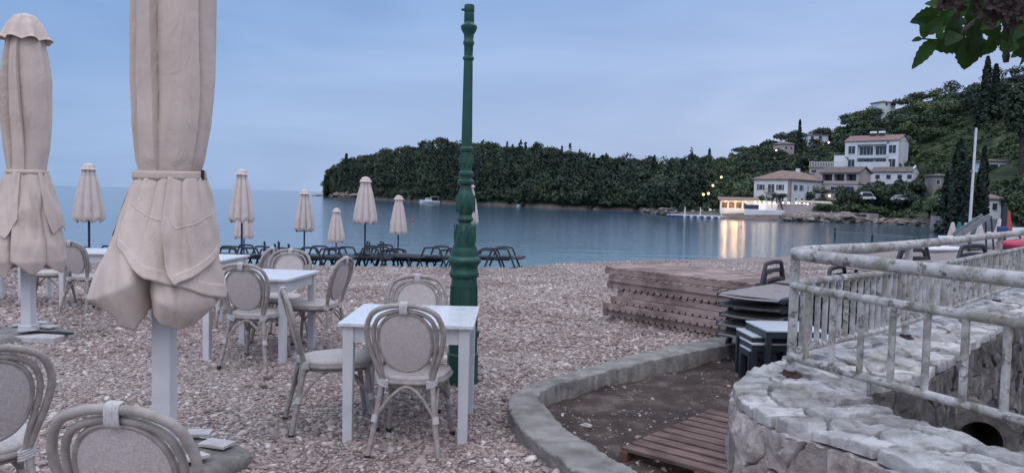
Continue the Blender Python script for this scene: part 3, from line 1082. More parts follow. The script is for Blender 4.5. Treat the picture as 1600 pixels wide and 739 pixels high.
# core with mortar
WB = -.75
mb = MB()
for i in range(0, NS, 6):
    pass
ci = list(range(0, NS + 1, 6))
vs, fs = [], []
for i in ci:
    o, n_ = PAIRS[i]
    dx, dy = n_[0] - o[0], n_[1] - o[1]
    L = math.hypot(dx, dy)
    ox, oy = o[0] + dx / L * .03, o[1] + dy / L * .03
    ix, iy = n_[0] - dx / L * .03, n_[1] - dy / L * .03
    vs += [(ox, oy, WB), (ox, oy, WZ - .018), (ix, iy, WZ - .018), (ix, iy, WB)]
for k in range(len(ci) - 1):
    a, b = k * 4, k * 4 + 4
    fs += [(a, b, b + 1, a + 1), (a + 1, b + 1, b + 2, a + 2), (a + 2, b + 2, b + 3, a + 3)]
mb.add(vs, fs)
mb.build('wall_core', MT['mortar'], wall, smooth=False)
# arched culvert mouth standing against the inner face, opening towards the beach
cul = thing('stone_culvert', 'dark arched culvert mouth inside the stone wall below the railing', 'culvert', (2.715, 4.35, -.45), R(-14))
ra, rb, zs = .125, .20, .60
def archline(r): return [(-r, 0)] + [(-r * math.cos(t), zs + r * math.sin(t)) for t in np.linspace(0, math.pi, 15)] + [(r, 0)]
A1, A2 = archline(ra), archline(rb)
m_ = MB(); vs, fs = [], []
for (x, z), (x2, z2) in zip(A1, A2):
    k_ = 1 + .05 * mnoise.noise((x2 * 9, z2 * 9, 0))
    vs += [(x, .01, z), (x2 * k_, 0, z2 * k_), (x2 * k_, .75, z2 * k_)]
for i in range(len(A1) - 1):
    fs += [(i * 3, i * 3 + 3, i * 3 + 4, i * 3 + 1), (i * 3 + 1, i * 3 + 4, i * 3 + 5, i * 3 + 2)]
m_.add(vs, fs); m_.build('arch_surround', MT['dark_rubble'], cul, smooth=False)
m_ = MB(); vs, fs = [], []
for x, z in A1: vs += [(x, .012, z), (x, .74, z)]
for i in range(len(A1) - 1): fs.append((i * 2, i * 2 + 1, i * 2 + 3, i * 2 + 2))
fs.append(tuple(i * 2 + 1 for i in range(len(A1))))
m_.add(vs, fs); m_.build('bore', MT['bore_shade'], cul, smooth=False)
# flagstones on top
random.seed(23)
seeds = poisson(ARC, 1.0 * .52, .148, 6000, .58)
cells = voronoi_cells(seeds, 0, ARC, -.02, .54)
mb = MB()
def top_place(u, v, h):
    p = wall_at(u, v / .52)
    return (p.x, p.y, WZ - .022 + h)
stones(mb, cells, top_place, .010, .034, .06, step=.022)
mb.build('flagstone_top', MT['flag'], wall, ang=32)
# rubble faces
def face_stones(name, side, z0, z1, dmin, mat, a0, a1, th):
    H = z1 - z0
    L = a1 - a0
    sd_ = poisson(L, H, dmin, 2600, .75)
    cl = voronoi_cells(sd_, 0, L, 0, H)
    m_ = MB()
    def pl(u, v, h):
        w = 0.0 if side == 'o' else 1.0
        p = wall_at(min(a0 + u, ARC), w)
        q = wall_at(min(a0 + u, ARC), .5)
        d = (p - q).normalized()
        return (p.x + d.x * (h - .025), p.y + d.y * (h - .025), z0 + v)
    stones(m_, cl, pl, .006, th, .05, step=.03)
    return m_.build(name, mat, wall, ang=32)
aL = float(np.interp(7, range(len(WOUT)), [arc[int(i * NS / (len(WOUT) - 1))] for i in range(len(WOUT))]))
face_stones('outer_face', 'o', -.30, WZ - .03, .185, MT['rubble'], .0, aL + 1.2, .045)
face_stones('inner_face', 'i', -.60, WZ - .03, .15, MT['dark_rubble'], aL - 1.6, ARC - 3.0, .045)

# --- railing
RP = [(1.98, 2.25), (1.80, 2.68), (1.62, 3.05), (1.47, 3.38), (1.375, 3.62), (1.395, 3.76), (1.50, 3.88), (1.80, 4.16), (2.47, 4.80), (4.33, 6.80), (6.6, 9.3)]
RPc = [Vector((x, y, 0)) for x, y in cat([(a, b, 0) for a, b in RP], 8) for x, y in []] if False else [Vector((p.x, p.y, 0)) for p in cat([(a, b, 0) for a, b in RP], 8)]
rl = [0]
for a, b in zip(RPc[:-1], RPc[1:]): rl.append(rl[-1] + (b - a).length)
def rail_at(s):
    x = float(np.interp(s, rl, [p.x for p in RPc])); y = float(np.interp(s, rl, [p.y for p in RPc]))
    return Vector((x, y, 0))
rail = thing('metal_railing', 'peeling white tubular railing standing on the stone wall', 'railing', (0, 0, 0))
def rail_tube(name, z, r):
    m_ = MB()
    m_.tube([p + Vector((0, 0, z + .006 * mnoise.noise((p.x, p.y, z)))) for p in RPc], r, 12)
    return m_.build(name, MT['rail'], rail)
rail_tube('top_rail', WZ + .61, .029)
rail_tube('middle_rail', WZ + .455, .019)
rail_tube('bottom_rail', WZ + .115, .018)
corner_s = float(np.interp(4, range(len(RP)), [rl[min(i * 8, len(rl) - 1)] for i in range(len(RP))]))
s0 = corner_s + .10
for k, ds in enumerate((0.0, 1.60, 4.25, 6.6)):
    p = rail_at(s0 + ds)
    m_ = MB()
    m_.tube([p + Vector((0, 0, WZ - .03)), p + Vector((0, 0, WZ + .61))], .022, 10)
    ps = m_.build('post', MT['rail'], rail)
    m_ = MB()
    m_.lathe([(.058, WZ - .01), (.056, WZ + .018), (.034, WZ + .026), (.030, WZ + .04)], 12, (p.x, p.y, 0), lambda a, z: 1 + .18 * math.sin(3 * a + p.x * 9))
    m_.build('base_flange', MT['rust'], ps)
s = rl[0] + .05
nb = 0
while s < rl[-1] and nb < 98:
    p = rail_at(s)
    if not any(abs(s - s0 - d) < .04 for d in (0, 1.6, 4.25, 6.6)):
        m_ = MB()
        m_.tube([p + Vector((0, 0, WZ + .115)), p + Vector((0, 0, WZ + .455))], .015, 8, cap=False)
        m_.build('baluster', MT['rail'], rail)
        nb += 1
    s += .155 if s < corner_s - .05 else .085

# ================================================================ BUILDINGS
def fr(parent, name, x, z, w, h, y=0.0, mat='glass', t=.12, frame=None, depth=.08, split=0):
    """window on the face y = const (outside is -y): proud frame round a set-back pane"""
    m_ = MB()
    e = .12
    for cx, cz, sx, sz in ((x, z + h / 2 + e / 2, w + 2 * e, e), (x, z - h / 2 - e / 2, w + 2 * e, e), (x - w / 2 - e / 2, z, e, h), (x + w / 2 + e / 2, z, e, h)):
        m_.box((cx, y - depth / 2, cz), (sx, depth, sz))
    for k in range(1, split + 1):
        m_.box((x - w / 2 + w * k / (split + 1), y - .035, z), (.08, .05, h))
    f = m_.build(name, MT[frame or 'trim'], parent, smooth=False)
    m_ = MB()
    m_.box((x, y - .012, z), (w, .02, h))
    m_.build('pane', MT[mat], f, smooth=False)
    return f
def shutters(parent, x, z, w, h, y=0.0):
    for s_ in (-1, 1):
        m_ = MB()
        m_.box((x + s_ * (w / 2 + .33), y - .06, z), (.42, .06, h + .1))
        m_.build('shutter', MT['shutter'], parent, smooth=False)
def rot_side(pt, yaw):
    return pt
def gable_roof(mb_, x0, x1, y0, y1, ze, zr, ov=.4, along='x', th=.22):
    if along == 'x':
        ym = (y0 + y1) / 2
        for ya, yb in ((y0 - ov, ym), (y1 + ov, ym)):
            mb_.add([(x0 - ov, ya, ze), (x1 + ov, ya, ze), (x1 + ov, yb, zr), (x0 - ov, yb, zr), (x0 - ov, ya, ze - th), (x1 + ov, ya, ze - th), (x1 + ov, yb, zr - th), (x0 - ov, yb, zr - th)],
                    [(0, 1, 2, 3), (7, 6, 5, 4), (0, 4, 5, 1), (1, 5, 6, 2), (3, 7, 4, 0)])
def hip_roof(mb_, x0, x1, y0, y1, ze, zr, ov=.5):
    a, b, c, d = x0 - ov, x1 + ov, y0 - ov, y1 + ov
    ins = min(b - a, d - c) / 2
    if b - a > d - c: r1, r2 = (a + ins, (c + d) / 2), (b - ins, (c + d) / 2)
    else: r1, r2 = ((a + b) / 2, c + ins), ((a + b) / 2, d - ins)
    V_ = [(a, c, ze), (b, c, ze), (b, d, ze), (a, d, ze), (*r1, zr), (*r2, zr), (a, c, ze - .25), (b, c, ze - .25), (b, d, ze - .25), (a, d, ze - .25)]
    if b - a > d - c: F_ = [(0, 1, 5, 4), (1, 2, 5), (2, 3, 4, 5), (3, 0, 4)]
    else: F_ = [(0, 1, 4), (1, 2, 5, 4), (2, 3, 5), (3, 0, 4, 5)]
    mb_.add(V_, F_ + [(6, 7, 1, 0), (7, 8, 2, 1), (8, 9, 3, 2), (9, 6, 0, 3), (9, 8, 7, 6)])

# 1 white hotel by the water, corner towards the beach
c0 = D(1233, 330, 200)
h = thing('waterfront_house', 'white two-storey house with hipped tile roof above the lit terrace', 'house', (c0.x, c0.y, 0), R(45))
ze = 7.3
m_ = MB(); m_.box((11.3, 5.05, (ze - 4) / 2), (22.6, 10.1, ze + 4)); m_.build('wall', MT['wall_white'], h, smooth=False)
m_ = MB(); hip_roof(m_, 0, 22.6, 0, 10.1, ze + .25, ze + 2.7); m_.build('roof', MT['roof'], h, smooth=False)
m_ = MB(); m_.box((.2, .2, 1.6), (.7, .7, ze + 3.6)); m_.build('corner_pillar', MT['wall_grey'], h, smooth=False)
for x, z, w_, hh, sh in ((3.2, 5.3, 1.0, 1.35, 1), (6.6, 5.3, 1.0, 1.35, 1), (10.6, 5.3, .6, 1.1, 0), (14.2, 5.3, .6, 1.1, 0), (3.6, 1.6, .9, 1.9, 0), (7.2, 1.6, .9, 1.9, 0), (12, 1.6, .9, 1.9, 0)):
    f = fr(h, 'window', x, z, w_, hh)
    if sh: shutters(f, x, z, w_, hh)
# the left-hand face: build in a turned frame, then keep it one level deep
def on_left(o):                             # re-seat a mesh made on the y=0 face onto the x=0 face
    for v in o.data.vertices:
        x, y, z = v.co
        v.co = (y, 10.1 - x, z)
    for ch in o.children: on_left(ch)
for x, z, w_, hh, sh in ((2.0, 5.3, 1.0, 1.35, 1), (7.4, 5.3, 1.0, 1.35, 1), (1.9, 1.9, .9, 1.5, 1), (7.4, 1.9, .9, 1.5, 1)):
    f = fr(h, 'window', x, z, w_, hh)
    if sh: shutters(f, x, z, w_, hh)
    on_left(f)
for z, hh in ((5.0, 2.1), (1.5, 2.2)):
    f = fr(h, 'balcony_door', 4.9, z, 1.8, hh, split=1); on_left(f)
m_ = MB(); m_.box((4.9, -.6, 3.85), (3.0, 1.2, .15))
bal = m_.build('balcony', MT['wall_grey'], h, smooth=False)
m_ = MB()
m_.bar((3.4, -1.17, 4.85), (6.4, -1.17, 4.85), .06, .06)
for k in range(13): m_.bar((3.45 + k * .24, -1.17, 3.9), (3.45 + k * .24, -1.17, 4.83), .04, .04)
b2 = m_.build('balcony_rail', MT['metal_grey'], bal, smooth=False)
on_left(bal)
m_ = MB(); m_.box((15, 5, ze + 2.7), (.9, .9, 1.6)); m_.build('chimney', MT['wall_white'], h, smooth=False)

# 2 lit restaurant pavilion left of it
c0 = D(1125, 340, 193)
h = thing('restaurant_pavilion', 'low white waterside restaurant with warm lit window openings', 'restaurant', (c0.x, c0.y, SEA + .9), R(-13))
W_ = 8.9
m_ = MB()
m_.box((W_ / 2, .12, .85), (W_, .24, 1.7))
for k in range(6):
    x = .12 + k * (W_ - .24) / 5
    m_.box((x, .12, 2.45), (.34, .24, 1.5))
m_.box((W_ / 2, .12, 3.37), (W_, .24, .34))
m_.box((.12, 2.9, 1.77), (.24, 5.3, 3.54)); m_.box((W_ - .12, 2.9, 1.77), (.24, 5.3, 3.54)); m_.box((W_ / 2, 5.7, 1.77), (W_, .24, 3.54))
m_.build('wall', MT['wall_white'], h, smooth=False)
m_ = MB(); m_.add([(-.6, -.7, 3.62), (W_ + .5, -.7, 3.62), (W_ + .5, 6.2, 4.3), (-.6, 6.2, 4.3), (-.6, -.7, 3.78), (W_ + .5, -.7, 3.78), (W_ + .5, 6.2, 4.46), (-.6, 6.2, 4.46)], [(3, 2, 1, 0), (4, 5, 6, 7), (0, 1, 5, 4), (1, 2, 6, 5), (2, 3, 7, 6), (3, 0, 4, 7)])
m_.build('roof', MT['roof'], h, smooth=False)
m_ = MB(); m_.box((W_ / 2, 2.8, .06), (W_ - .6, 5.0, .1)); m_.build('floor_slab', MT['wall_grey'], h, smooth=False)
m_ = MB(); m_.box((W_ / 2, 5.5, 1.8), (W_ - .5, .1, 3.3)); m_.build('added_dark_backing', MT['roof_brown'], h, smooth=False)  # brown sheet added before the back wall so the openings look darker
for k in range(9):                          # added tile-brown blocks that darken the view through the bright openings
    m_ = MB(); x = .9 + k * .98
    m_.box((x, 1.6 + (k % 3) * 1.1, 1.35), (.5, .5, 2.4 - (k % 2) * .5)); m_.build('added_dark_block', MT['roof' if k % 2 else 'roof_brown'], h, smooth=False)
m_ = MB(); m_.box((W_ / 2, -1.4, -.55), (W_ + 1.0, 3.0, 1.1)); m_.build('quay_base', MT['rock'], h, smooth=False)
for k in range(4):
    x = 1.2 + k * 2.4
    m_ = MB(); m_.blob((x, -.35, 3.25), (.17, .17, .17), 0, 2, 0); lm = m_.build('hanging_globe', MT['lamp'], h)
    pl = bpy.data.lights.new('globe_light', 'POINT'); pl.energy = 95; pl.color = (1, .68, .42); pl.shadow_soft_size = .6
    po = bpy.data.objects.new('globe_light', pl); C.objects.link(po); po.parent = h; po.location = (x, -1.5, 2.7)
    pl = bpy.data.lights.new('room_light', 'POINT'); pl.energy = 330; pl.color = (1, .55, .25); pl.shadow_soft_size = 1.2
    po = bpy.data.objects.new('room_light', pl); C.objects.link(po); po.parent = h; po.location = (x, 2.6, 3.0)

# 3 white terrace wall with posts in front of the hotel
c0 = D(1163, 342, 186)
h = thing('terrace_wall', 'white waterside terrace with low wall and posts under bulb string', 'terrace', (c0.x, c0.y, SEA + .5), R(-14))
m_ = MB(); m_.box((4.6, 2.2, .95), (9.2, 4.4, 1.9)); m_.build('base_wall', MT['wall_white'], h, smooth=False, bevel=.05)
m_ = MB(); m_.box((13.2, 4.6, 1.9), (11, 4.4, 3.0)); m_.build('upper_base', MT['wall_pink'], h, smooth=False)
for x in (2.6, 5.4, 6.4, 9.4, 12.6, 15.6):
    m_ = MB(); m_.box((x, 3.4, 2.9), (.34, .34, 2.0)); m_.build('post', MT['trim'], h, smooth=False)
m_ = MB(); m_.box((7.6, 4.35, 2.75), (14, .2, 1.7)); m_.build('back_wall', MT['wall_white'], h, smooth=False)
m_ = MB(); m_.box((8, 3.4, 3.98), (16.5, .22, .16)); m_.build('beam', MT['trim'], h, smooth=False)
m_ = MB(); m_.box((1.6, 1.2, 2.5), (3.4, .1, 1.1)); m_.build('windbreak', MT['glass'], h, smooth=False)
bp = [(1180, 316), (1187, 316), (1194, 316), (1202, 316.5), (1210, 317), (1224, 317), (1232, 317), (1244, 317.5), (1249, 318), (1257, 318.5), (1262, 319)]
first = None
for i, (x, y) in enumerate(bp):
    p = D(x, y, 188)
    if first is None:
        first = thing('string_bulb', 'lit round bulb strung along the white terrace beam', 'bulb', p, 0, 'lit bulbs along the terrace')
        m_ = MB(); m_.blob((0, 0, 0), (.22, .22, .22), 0, 2, 0); m_.build('globe', MT['lamp_w'], first)
        m_ = MB(); m_.tube([(0, 0, .2), (0, 0, .62)], .04, 6); m_.build('hanger', MT['dark_metal'], first)
        b_ = first
    else:
        b_ = copy_tree(first); b_.location = p
    if i % 2 == 0:
        pl = bpy.data.lights.new('bulb_light', 'POINT'); pl.energy = 42; pl.color = (1, .75, .48); pl.shadow_soft_size = 1.2
        po = bpy.data.objects.new('bulb_light', pl); C.objects.link(po); po.location = p + Vector((0, -.5, -.3))
# 4 awning right of the hotel
c0 = D(1243, 330, 189)
h = thing('terrace_awning', 'long beige awning on posts right of the white house', 'awning', (c0.x, c0.y, 0), R(-14))
m_ = MB(); m_.add([(0, -.5, 1.7), (8.5, -.5, 1.3), (8.5, 3.5, 1.9), (0, 3.5, 2.0), (0, -.5, 1.6), (8.5, -.5, 1.2), (8.5, 3.5, 1.8), (0, 3.5, 1.9)], [(0, 1, 2, 3), (7, 6, 5, 4), (0, 4, 5, 1), (1, 5, 6, 2), (2, 6, 7, 3), (3, 7, 4, 0)])
m_.build('cloth', MT['awning'], h, smooth=False)
for x in (.3, 4.2, 8.2):
    m_ = MB(); m_.box((x, -.2, -.2), (.16, .16, 3.4)); m_.build('post', MT['trim'], h, smooth=False)
m_ = MB(); m_.box((4.2, 3.2, -.2), (8.2, .2, 3.2)); m_.build('back_wall', MT['wall_grey'], h, smooth=False)
for x in (1.2, 2.4):
    pl = bpy.data.lights.new('awning_light', 'POINT'); pl.energy = 70; pl.color = (1, .6, .2); pl.shadow_soft_size = .9
    po = bpy.data.objects.new('awning_light', pl); C.objects.link(po); po.parent = h; po.location = (x, 1.4, 1.0)

# 5 pink two-storey house
c0 = D(1280.5, 304, 214)
h = thing('pink_house', 'pale pink two-storey house with three loggia openings behind white house', 'house', (c0.x, c0.y, c0.z), R(-46))
W_ = 10.4; H_ = 6.1
m_ = MB()
m_.box((W_ / 2, 4.2, 1.2 - 1.5), (W_, 8.4, 3.0 + 3.0))
m_.box((W_ / 2, 5.2, 4.55), (W_, 6.4, 3.1))
for x in (.3, 3.6, 6.9, W_ - .3): m_.box((x, .95, 4.45), (.6, 1.9, 2.3) if 0 else (.5, 1.9, 2.3))
m_.box((W_ / 2, .2, 3.35), (W_, .4, .95) if 0 else (W_ - .01, .36, .9))
m_.box((W_ / 2, 1.0, 5.85), (W_ + .02, 2.1, .5))
m_.build('wall', MT['wall_pink'], h, smooth=False)
for x in (1.95, 5.25, 8.6): fr(h, 'loggia_window', x, 4.65, 2.3, 1.7, y=1.98, split=2, frame='shutter')
for x in (3.6, 6.3, 8.9): fr(h, 'arched_door', x, 1.3, 1.0, 1.9)
m_ = MB(); gable_roof(m_, 0, W_, 0, 8.4, H_, H_ + 1.7); m_.build('roof', MT['roof_brown'], h, smooth=False)
m_ = MB(); m_.add([(W_, 0, 5.9), (W_, 8.4, 5.9), (W_, 4.2, 7.5), (W_ - .3, 0, 5.9), (W_ - .3, 8.4, 5.9), (W_ - .3, 4.2, 7.5)], [(0, 1, 2), (5, 4, 3), (0, 2, 5, 3), (1, 4, 5, 2), (0, 3, 4, 1)])
m_.build('gable', MT['wall_pink'], h, smooth=False)
m_ = MB(); m_.box((8.0, -.16, 1.55), (1.2, .1, 1.5)); m_.build('notice_board', MT['blue'], h, smooth=False)

# 6 tall white apartment house
c0 = D(1319, 264, 245)
h = thing('apartment_house', 'white three-storey apartment house with wide balconies and roof water tanks', 'house', (c0.x, c0.y, c0.z), R(-43))
W_ = 15.8; H_ = 8.7
m_ = MB()
m_.box((W_ / 2, 5.6, H_ / 2 - 2), (W_, 8.4, H_ + 4))
m_.box((1.9, .9, H_ / 2 - 2), (3.8, 1.8, H_ + 4)); m_.box((W_ - 1.7, .9, H_ / 2 - 2), (3.4, 1.8, H_ + 4))
m_.build('wall', MT['wall_white'], h, smooth=False)
for z in (.3, 3.2, 6.0):
    pass
m_ = MB(); m_.box((8.5, .75, 3.55), (9.3, 1.5, .5)); m_.box((8.5, .75, 7.95), (9.3, 1.5, .9)); m_.box((8.5, .5, 5.6), (.25, .25, 3.8)); m_.build('balcony_slab', MT['wall_white'], h, smooth=False)
for x in (6.15, 10.95): fr(h, 'balcony_window', x, 5.6, 4.1, 2.6, y=1.38, split=3)
for x in (6.15, 10.95): fr(h, 'balcony_window', x, 1.5, 4.1, 2.8, y=1.38, split=3)
for x in (2.1, W_ - 1.7):
    for z in (5.9, 1.7): fr(h, 'window', x, z, 2.0, 2.4, split=1)
m_ = MB(); gable_roof(m_, 0, W_, 0, 9.8, H_, H_ + 2.0, .3); m_.build('roof', MT['roof_red'], h, smooth=False)
m_ = MB(); m_.add([(W_, 0, H_ - .2), (W_, 9.8, H_ - .2), (W_, 4.9, H_ + 1.8), (W_ - .3, 0, H_ - .2), (W_ - .3, 9.8, H_ - .2), (W_ - .3, 4.9, H_ + 1.8)], [(0, 1, 2), (5, 4, 3), (0, 2, 5, 3), (1, 4, 5, 2), (0, 3, 4, 1)]); m_.build('gable', MT['wall_white'], h, smooth=False)
for x in (7.0, 9.6):
    m_ = MB(); m_.tube([(x - .95, 4.2, H_ + 2.7), (x + .95, 4.2, H_ + 2.7)], .42, 12); tk = m_.build('water_tank', MT['hull'], h)
    m_ = MB(); m_.box((x, 3.9, H_ + 2.0), (1.6, .1, 1.2)); m_.build('tank_stand', MT['dark_metal'], tk, smooth=False)
c0 = D(1337, 266, 236)
h = thing('retaining_wall', 'white retaining wall with rail below the apartment house', 'wall', (c0.x, c0.y, c0.z), R(-38))
m_ = MB(); m_.box((4.7, .3, .2), (9.4, .6, 4.6)); m_.build('wall', MT['wall_white'], h, smooth=False)
m_ = MB(); m_.bar((0, -.1, 3.2), (9.4, -.1, 3.2), .08, .08)
for k in range(14): m_.bar((.1 + k * .7, -.1, 2.4), (.1 + k * .7, -.1, 3.2), .06, .06)
m_.build('hand_rail', MT['metal_grey'], h, smooth=False)

# 7 long low roof
c0 = D(1360, 277, 226)
h = thing('low_house', 'long low house with grey brown roof below the apartments', 'house', (c0.x, c0.y, c0.z), R(-43))
W_ = 11.0
m_ = MB(); m_.box((W_ / 2, 4, -1), (W_, 8, 5.0)); m_.build('wall', MT['wall_white'], h, smooth=False)
m_ = MB(); gable_roof(m_, 0, W_, 0, 8, 1.6, 3.2, .3); m_.build('roof', MT['roof_brown'], h, smooth=False)
m_ = MB(); m_.add([(W_ + .1, 0, 1.3), (W_ + .1, 8, 1.3), (W_ + .1, 4, 3.5), (W_ - .3, 0, 1.3), (W_ - .3, 8, 1.3), (W_ - .3, 4, 3.5)], [(0, 1, 2), (5, 4, 3), (0, 2, 5, 3), (1, 4, 5, 2), (0, 3, 4, 1)]); m_.build('gable', MT['wall_white'], h, smooth=False)
for x in (2, 5, 8, 10.6): fr(h, 'window', x, .1, 1.2, 1.2)

# 8 balustraded terrace house
c0 = D(1264, 276, 229)
h = thing('arcade_house', 'pinkish house with arches and a white balustraded roof terrace', 'house', (c0.x, c0.y, c0.z), R(-22))
W_ = 10.0
m_ = MB(); m_.box((W_ / 2, 3.5, -.2), (W_, 7, 5.6)); m_.build('wall', MT['wall_pink'], h, smooth=False)
for x in (1.3, 3.9): fr(h, 'arched_opening', x, 1.6, 1.5, .9)
m_ = MB(); m_.box((W_ / 2, 3.4, 2.75), (W_ + .5, 7.4, .3)); m_.build('terrace_slab', MT['wall_grey'], h, smooth=False)
m_ = MB(); m_.bar((0, -.1, 4.3), (W_, -.1, 4.3), .2, .18)
for k in range(24): m_.bar((.1 + k * .44, -.1, 2.9), (.1 + k * .44, -.1, 4.2), .2, .16)
m_.build('balustrade', MT['trim'], h, smooth=False)
m_ = MB(); m_.box((8.2, 3.2, 4.6), (3.0, 2.5, 3.6)); m_.build('stair_tower', MT['wall_white'], h, smooth=False)

# 9 skyline house, hilltop house, grey wall house, right-hand houses
def small_house(name, label, px, by, Y, W_, H_, d, yaw, wall_m, roof_m, rh, wins, found=5):
    c0 = D(px, by, Y)
    h = thing(name, label, 'house', (c0.x, c0.y, c0.z), R(yaw))
    m_ = MB(); m_.box((W_ / 2, d / 2, (H_ - found) / 2), (W_, d, H_ + found)); m_.build('wall', MT[wall_m], h, smooth=False)
    m_ = MB(); hip_roof(m_, 0, W_, 0, d, H_ + .25, H_ + rh, .35); m_.build('roof', MT[roof_m], h, smooth=False)
    for x, z, w_, hh in wins: fr(h, 'window', x, z, w_, hh)
    return h
small_house('skyline_villa', 'pale villa with pinkish roof on the ridge right of cypress', 1262, 222, 300, 7.5, 2.6, 7, -12, 'wall_white', 'roof_red', 1.3, ((1.6, 1.6, 1.1, 1.3), (4.6, 1.6, 1.1, 1.3)))
small_house('stepped_villa', 'pale stepped villa on the ridge left of cypress', 1224, 240, 296, 5.0, 3.6, 6, 20, 'wall_pink', 'roof', 1.2, ((1.2, 2.2, .9, 1.0), (3.6, 2.2, .9, 1.0)))
small_house('hilltop_house', 'tiny pale house on the hilltop near the skyline', 1378, 167, 291, 6.0, 1.7, 6, 15, 'wall_white', 'roof', 1.1, ((2, 1.0, .9, .9), (4.4, 1.0, .9, .9)))
small_house('shaded_villa', 'white villa with wide dark glazing right of flagpole', 1542, 274, 182, 5.2, 3.2, 6, 4, 'wall_white', 'roof_brown', .8, ((1.5, 1.7, 2.2, 1.8), (3.9, 1.7, 1.6, 1.8)))
small_house('grey_cottage', 'plain grey cottage left of the big dark cypress', 1457, 295, 186, 3.9, 3.0, 5, -8, 'wall_grey', 'roof_brown', .7, ((1.2, 1.6, .8, 1.0),))
small_house('red_roof_cottage', 'small pale green cottage with red roof behind the parasols', 1543, 336, 128, 2.2, 2.6, 3.5, 0, 'wall_white', 'roof_red', .9, ((1.1, 1.4, .8, 1.1),), 3)
small_house('beach_hut', 'small open grey hut at the foot of the cypress', 1484, 338, 132, 2.0, 1.8, 2.5, 4, 'wall_grey', 'roof_brown', .5, ((1.0, 1.0, 1.2, 1.0),), 3)

# ================================================================ TREES ONE CAN TELL APART
tree('cypress_tree', 'tall narrow cypress beside the pale villa on the ridge', 1249, 217, 298, 2.5, 7.2, 'cypress', 420, .42, .18, cone=True)
tree('cypress_tree', 'tallest slim cypress on the upper slope under the leafy branch', 1537, 212, 235, 4.6, 23.5, 'cypress', 1500, .55, .3, cone=True)
tree('cypress_tree', 'shorter slim cypress just right of the tallest one', 1551, 208, 236, 4.0, 20.4, 'cypress', 1300, .55, .3, cone=True)
tree('cypress_tree', 'broad black cypress with two merging crowns left of the flagpole', 1496, 336, 120, 4.6, 11.6, 'cypress', 3000, .30, .3, cone=True)
tree('cypress_tree', 'narrower black cypress touching the flagpole on its left', 1511, 336, 117, 2.2, 8.6, 'cypress', 1500, .26, .22, cone=True)
tree('cypress_tree', 'black cypress standing right of the flagpole', 1533, 336, 118, 2.6, 10.2, 'cypress', 2200, .28, .25, cone=True)
tree('cypress_tree', 'lower dark cypress at the left foot of the broad one', 1478, 330, 124, 3.0, 6.4, 'cypress', 1500, .28, .22, cone=True)
tree('cypress_tree', 'spiky lone cypress rising at the tip of the headland', 541, 262, 620, 4.0, 10.5, 'cypress', 260, 1.0, .3, cone=True)
tree('cypress_tree', 'second smaller cypress near the headland tip', 553, 262, 615, 3.6, 7.2, 'cypress', 200, .9, .3, cone=True)
tree('hillside_tree', 'large dark tree at the right edge of the hill', 1596, 262, 170, 9.5, 22, 'olive_dark', 3600, .5, .5)
tree('hillside_tree', 'bushy green tree at right behind the red parasol', 1588, 344, 96, 5.0, 5.6, 'bush', 2600, .26, .25)
tree('hillside_tree', 'low bright green tree right of the dark post', 1625, 352, 80, 5.0, 5.6, 'bush', 2600, .24, .25)
tree('shore_tree', 'spreading dark tree in front of the pink house', 1322, 318, 186, 7.5, 5.2, 'olive_dark', 1500, .42, .25)
tree('shore_tree', 'round tree left of the teal tarpaulin', 1362, 312, 187, 5.2, 5.6, 'olive', 1300, .40, .2)
tree('shore_tree', 'round tree right of the teal tarpaulin', 1400, 312, 187, 6.0, 6.0, 'olive', 1500, .40, .2)
tree('shore_tree', 'olive grey tree below the long low roof', 1432, 312, 188, 6.0, 5.4, 'olive_dark', 1400, .40, .2)
tree('shore_tree', 'wide dense dark tree on the shore below the grey cottage', 1452, 342, 160, 8.5, 5.2, 'bush', 2200, .36, .25)
tree('shore_tree', 'small dark tree by the balcony of the apartment house', 1345, 270, 237, 4.5, 4.4, 'olive', 800, .42, .16)
tree('shore_tree', 'second small tree below the apartment gable', 1397, 272, 237, 5.0, 4.6, 'olive', 900, .42, .16)
tree('shore_shrub', 'long dark shrub on the quay right of the awning', 1290, 338, 181, 7.2, 3.4, 'bush', 1400, .34, .12, cat_='shrub')
tree('shore_shrub', 'dark shrub between the quay shrub and the rocks', 1330, 340, 178, 6.5, 3.6, 'bush', 1300, .34, .12, cat_='shrub')
tree('shore_shrub', 'green shrub at the waterside right of the rocks', 1368, 338, 178, 6.0, 2.8, 'bush', 1000, .34, .12, cat_='shrub')
tree('shore_shrub', 'hedge shrub along the white house under its side windows', 1285, 306, 196, 6.0, 1.9, 'olive', 800, .30, .1, cat_='shrub', ground=False)
# leaning pollarded tree on the terrace
b0 = D(1222, 333, 185)
t = thing('terrace_tree', 'leaning bare-trunked tree with tufted crown before the white house', 'tree', b0)
m_ = MB(); top = Vector((-1.0, 0, 3.6))
m_.tube([(0.3, 0, -.8), (.05, 0, 1.0), (-.45, 0, 2.3), top], [.22, .18, .15, .12], 7)
for k in range(7):
    a = k * .9
    m_.tube([top, top + Vector((math.cos(a) * .8, math.sin(a) * .8, .5)), top + Vector((math.cos(a) * 1.7, math.sin(a) * 1.5, .35 + .5 * (k % 2)))], [.09, .06, .02], 5)
m_.build('trunk', MT['bark'], t)
c, nr = crown_pts(620, lobes=8)
c = c * np.array([2.4, 2.2, 1.15]) + np.array([-.9, 0, 3.9])
Q = leaf_quads(c, nr, np.full(620, .30))
npmesh('crown', Q, quads(Q), MT['olive_dark'], False, t)

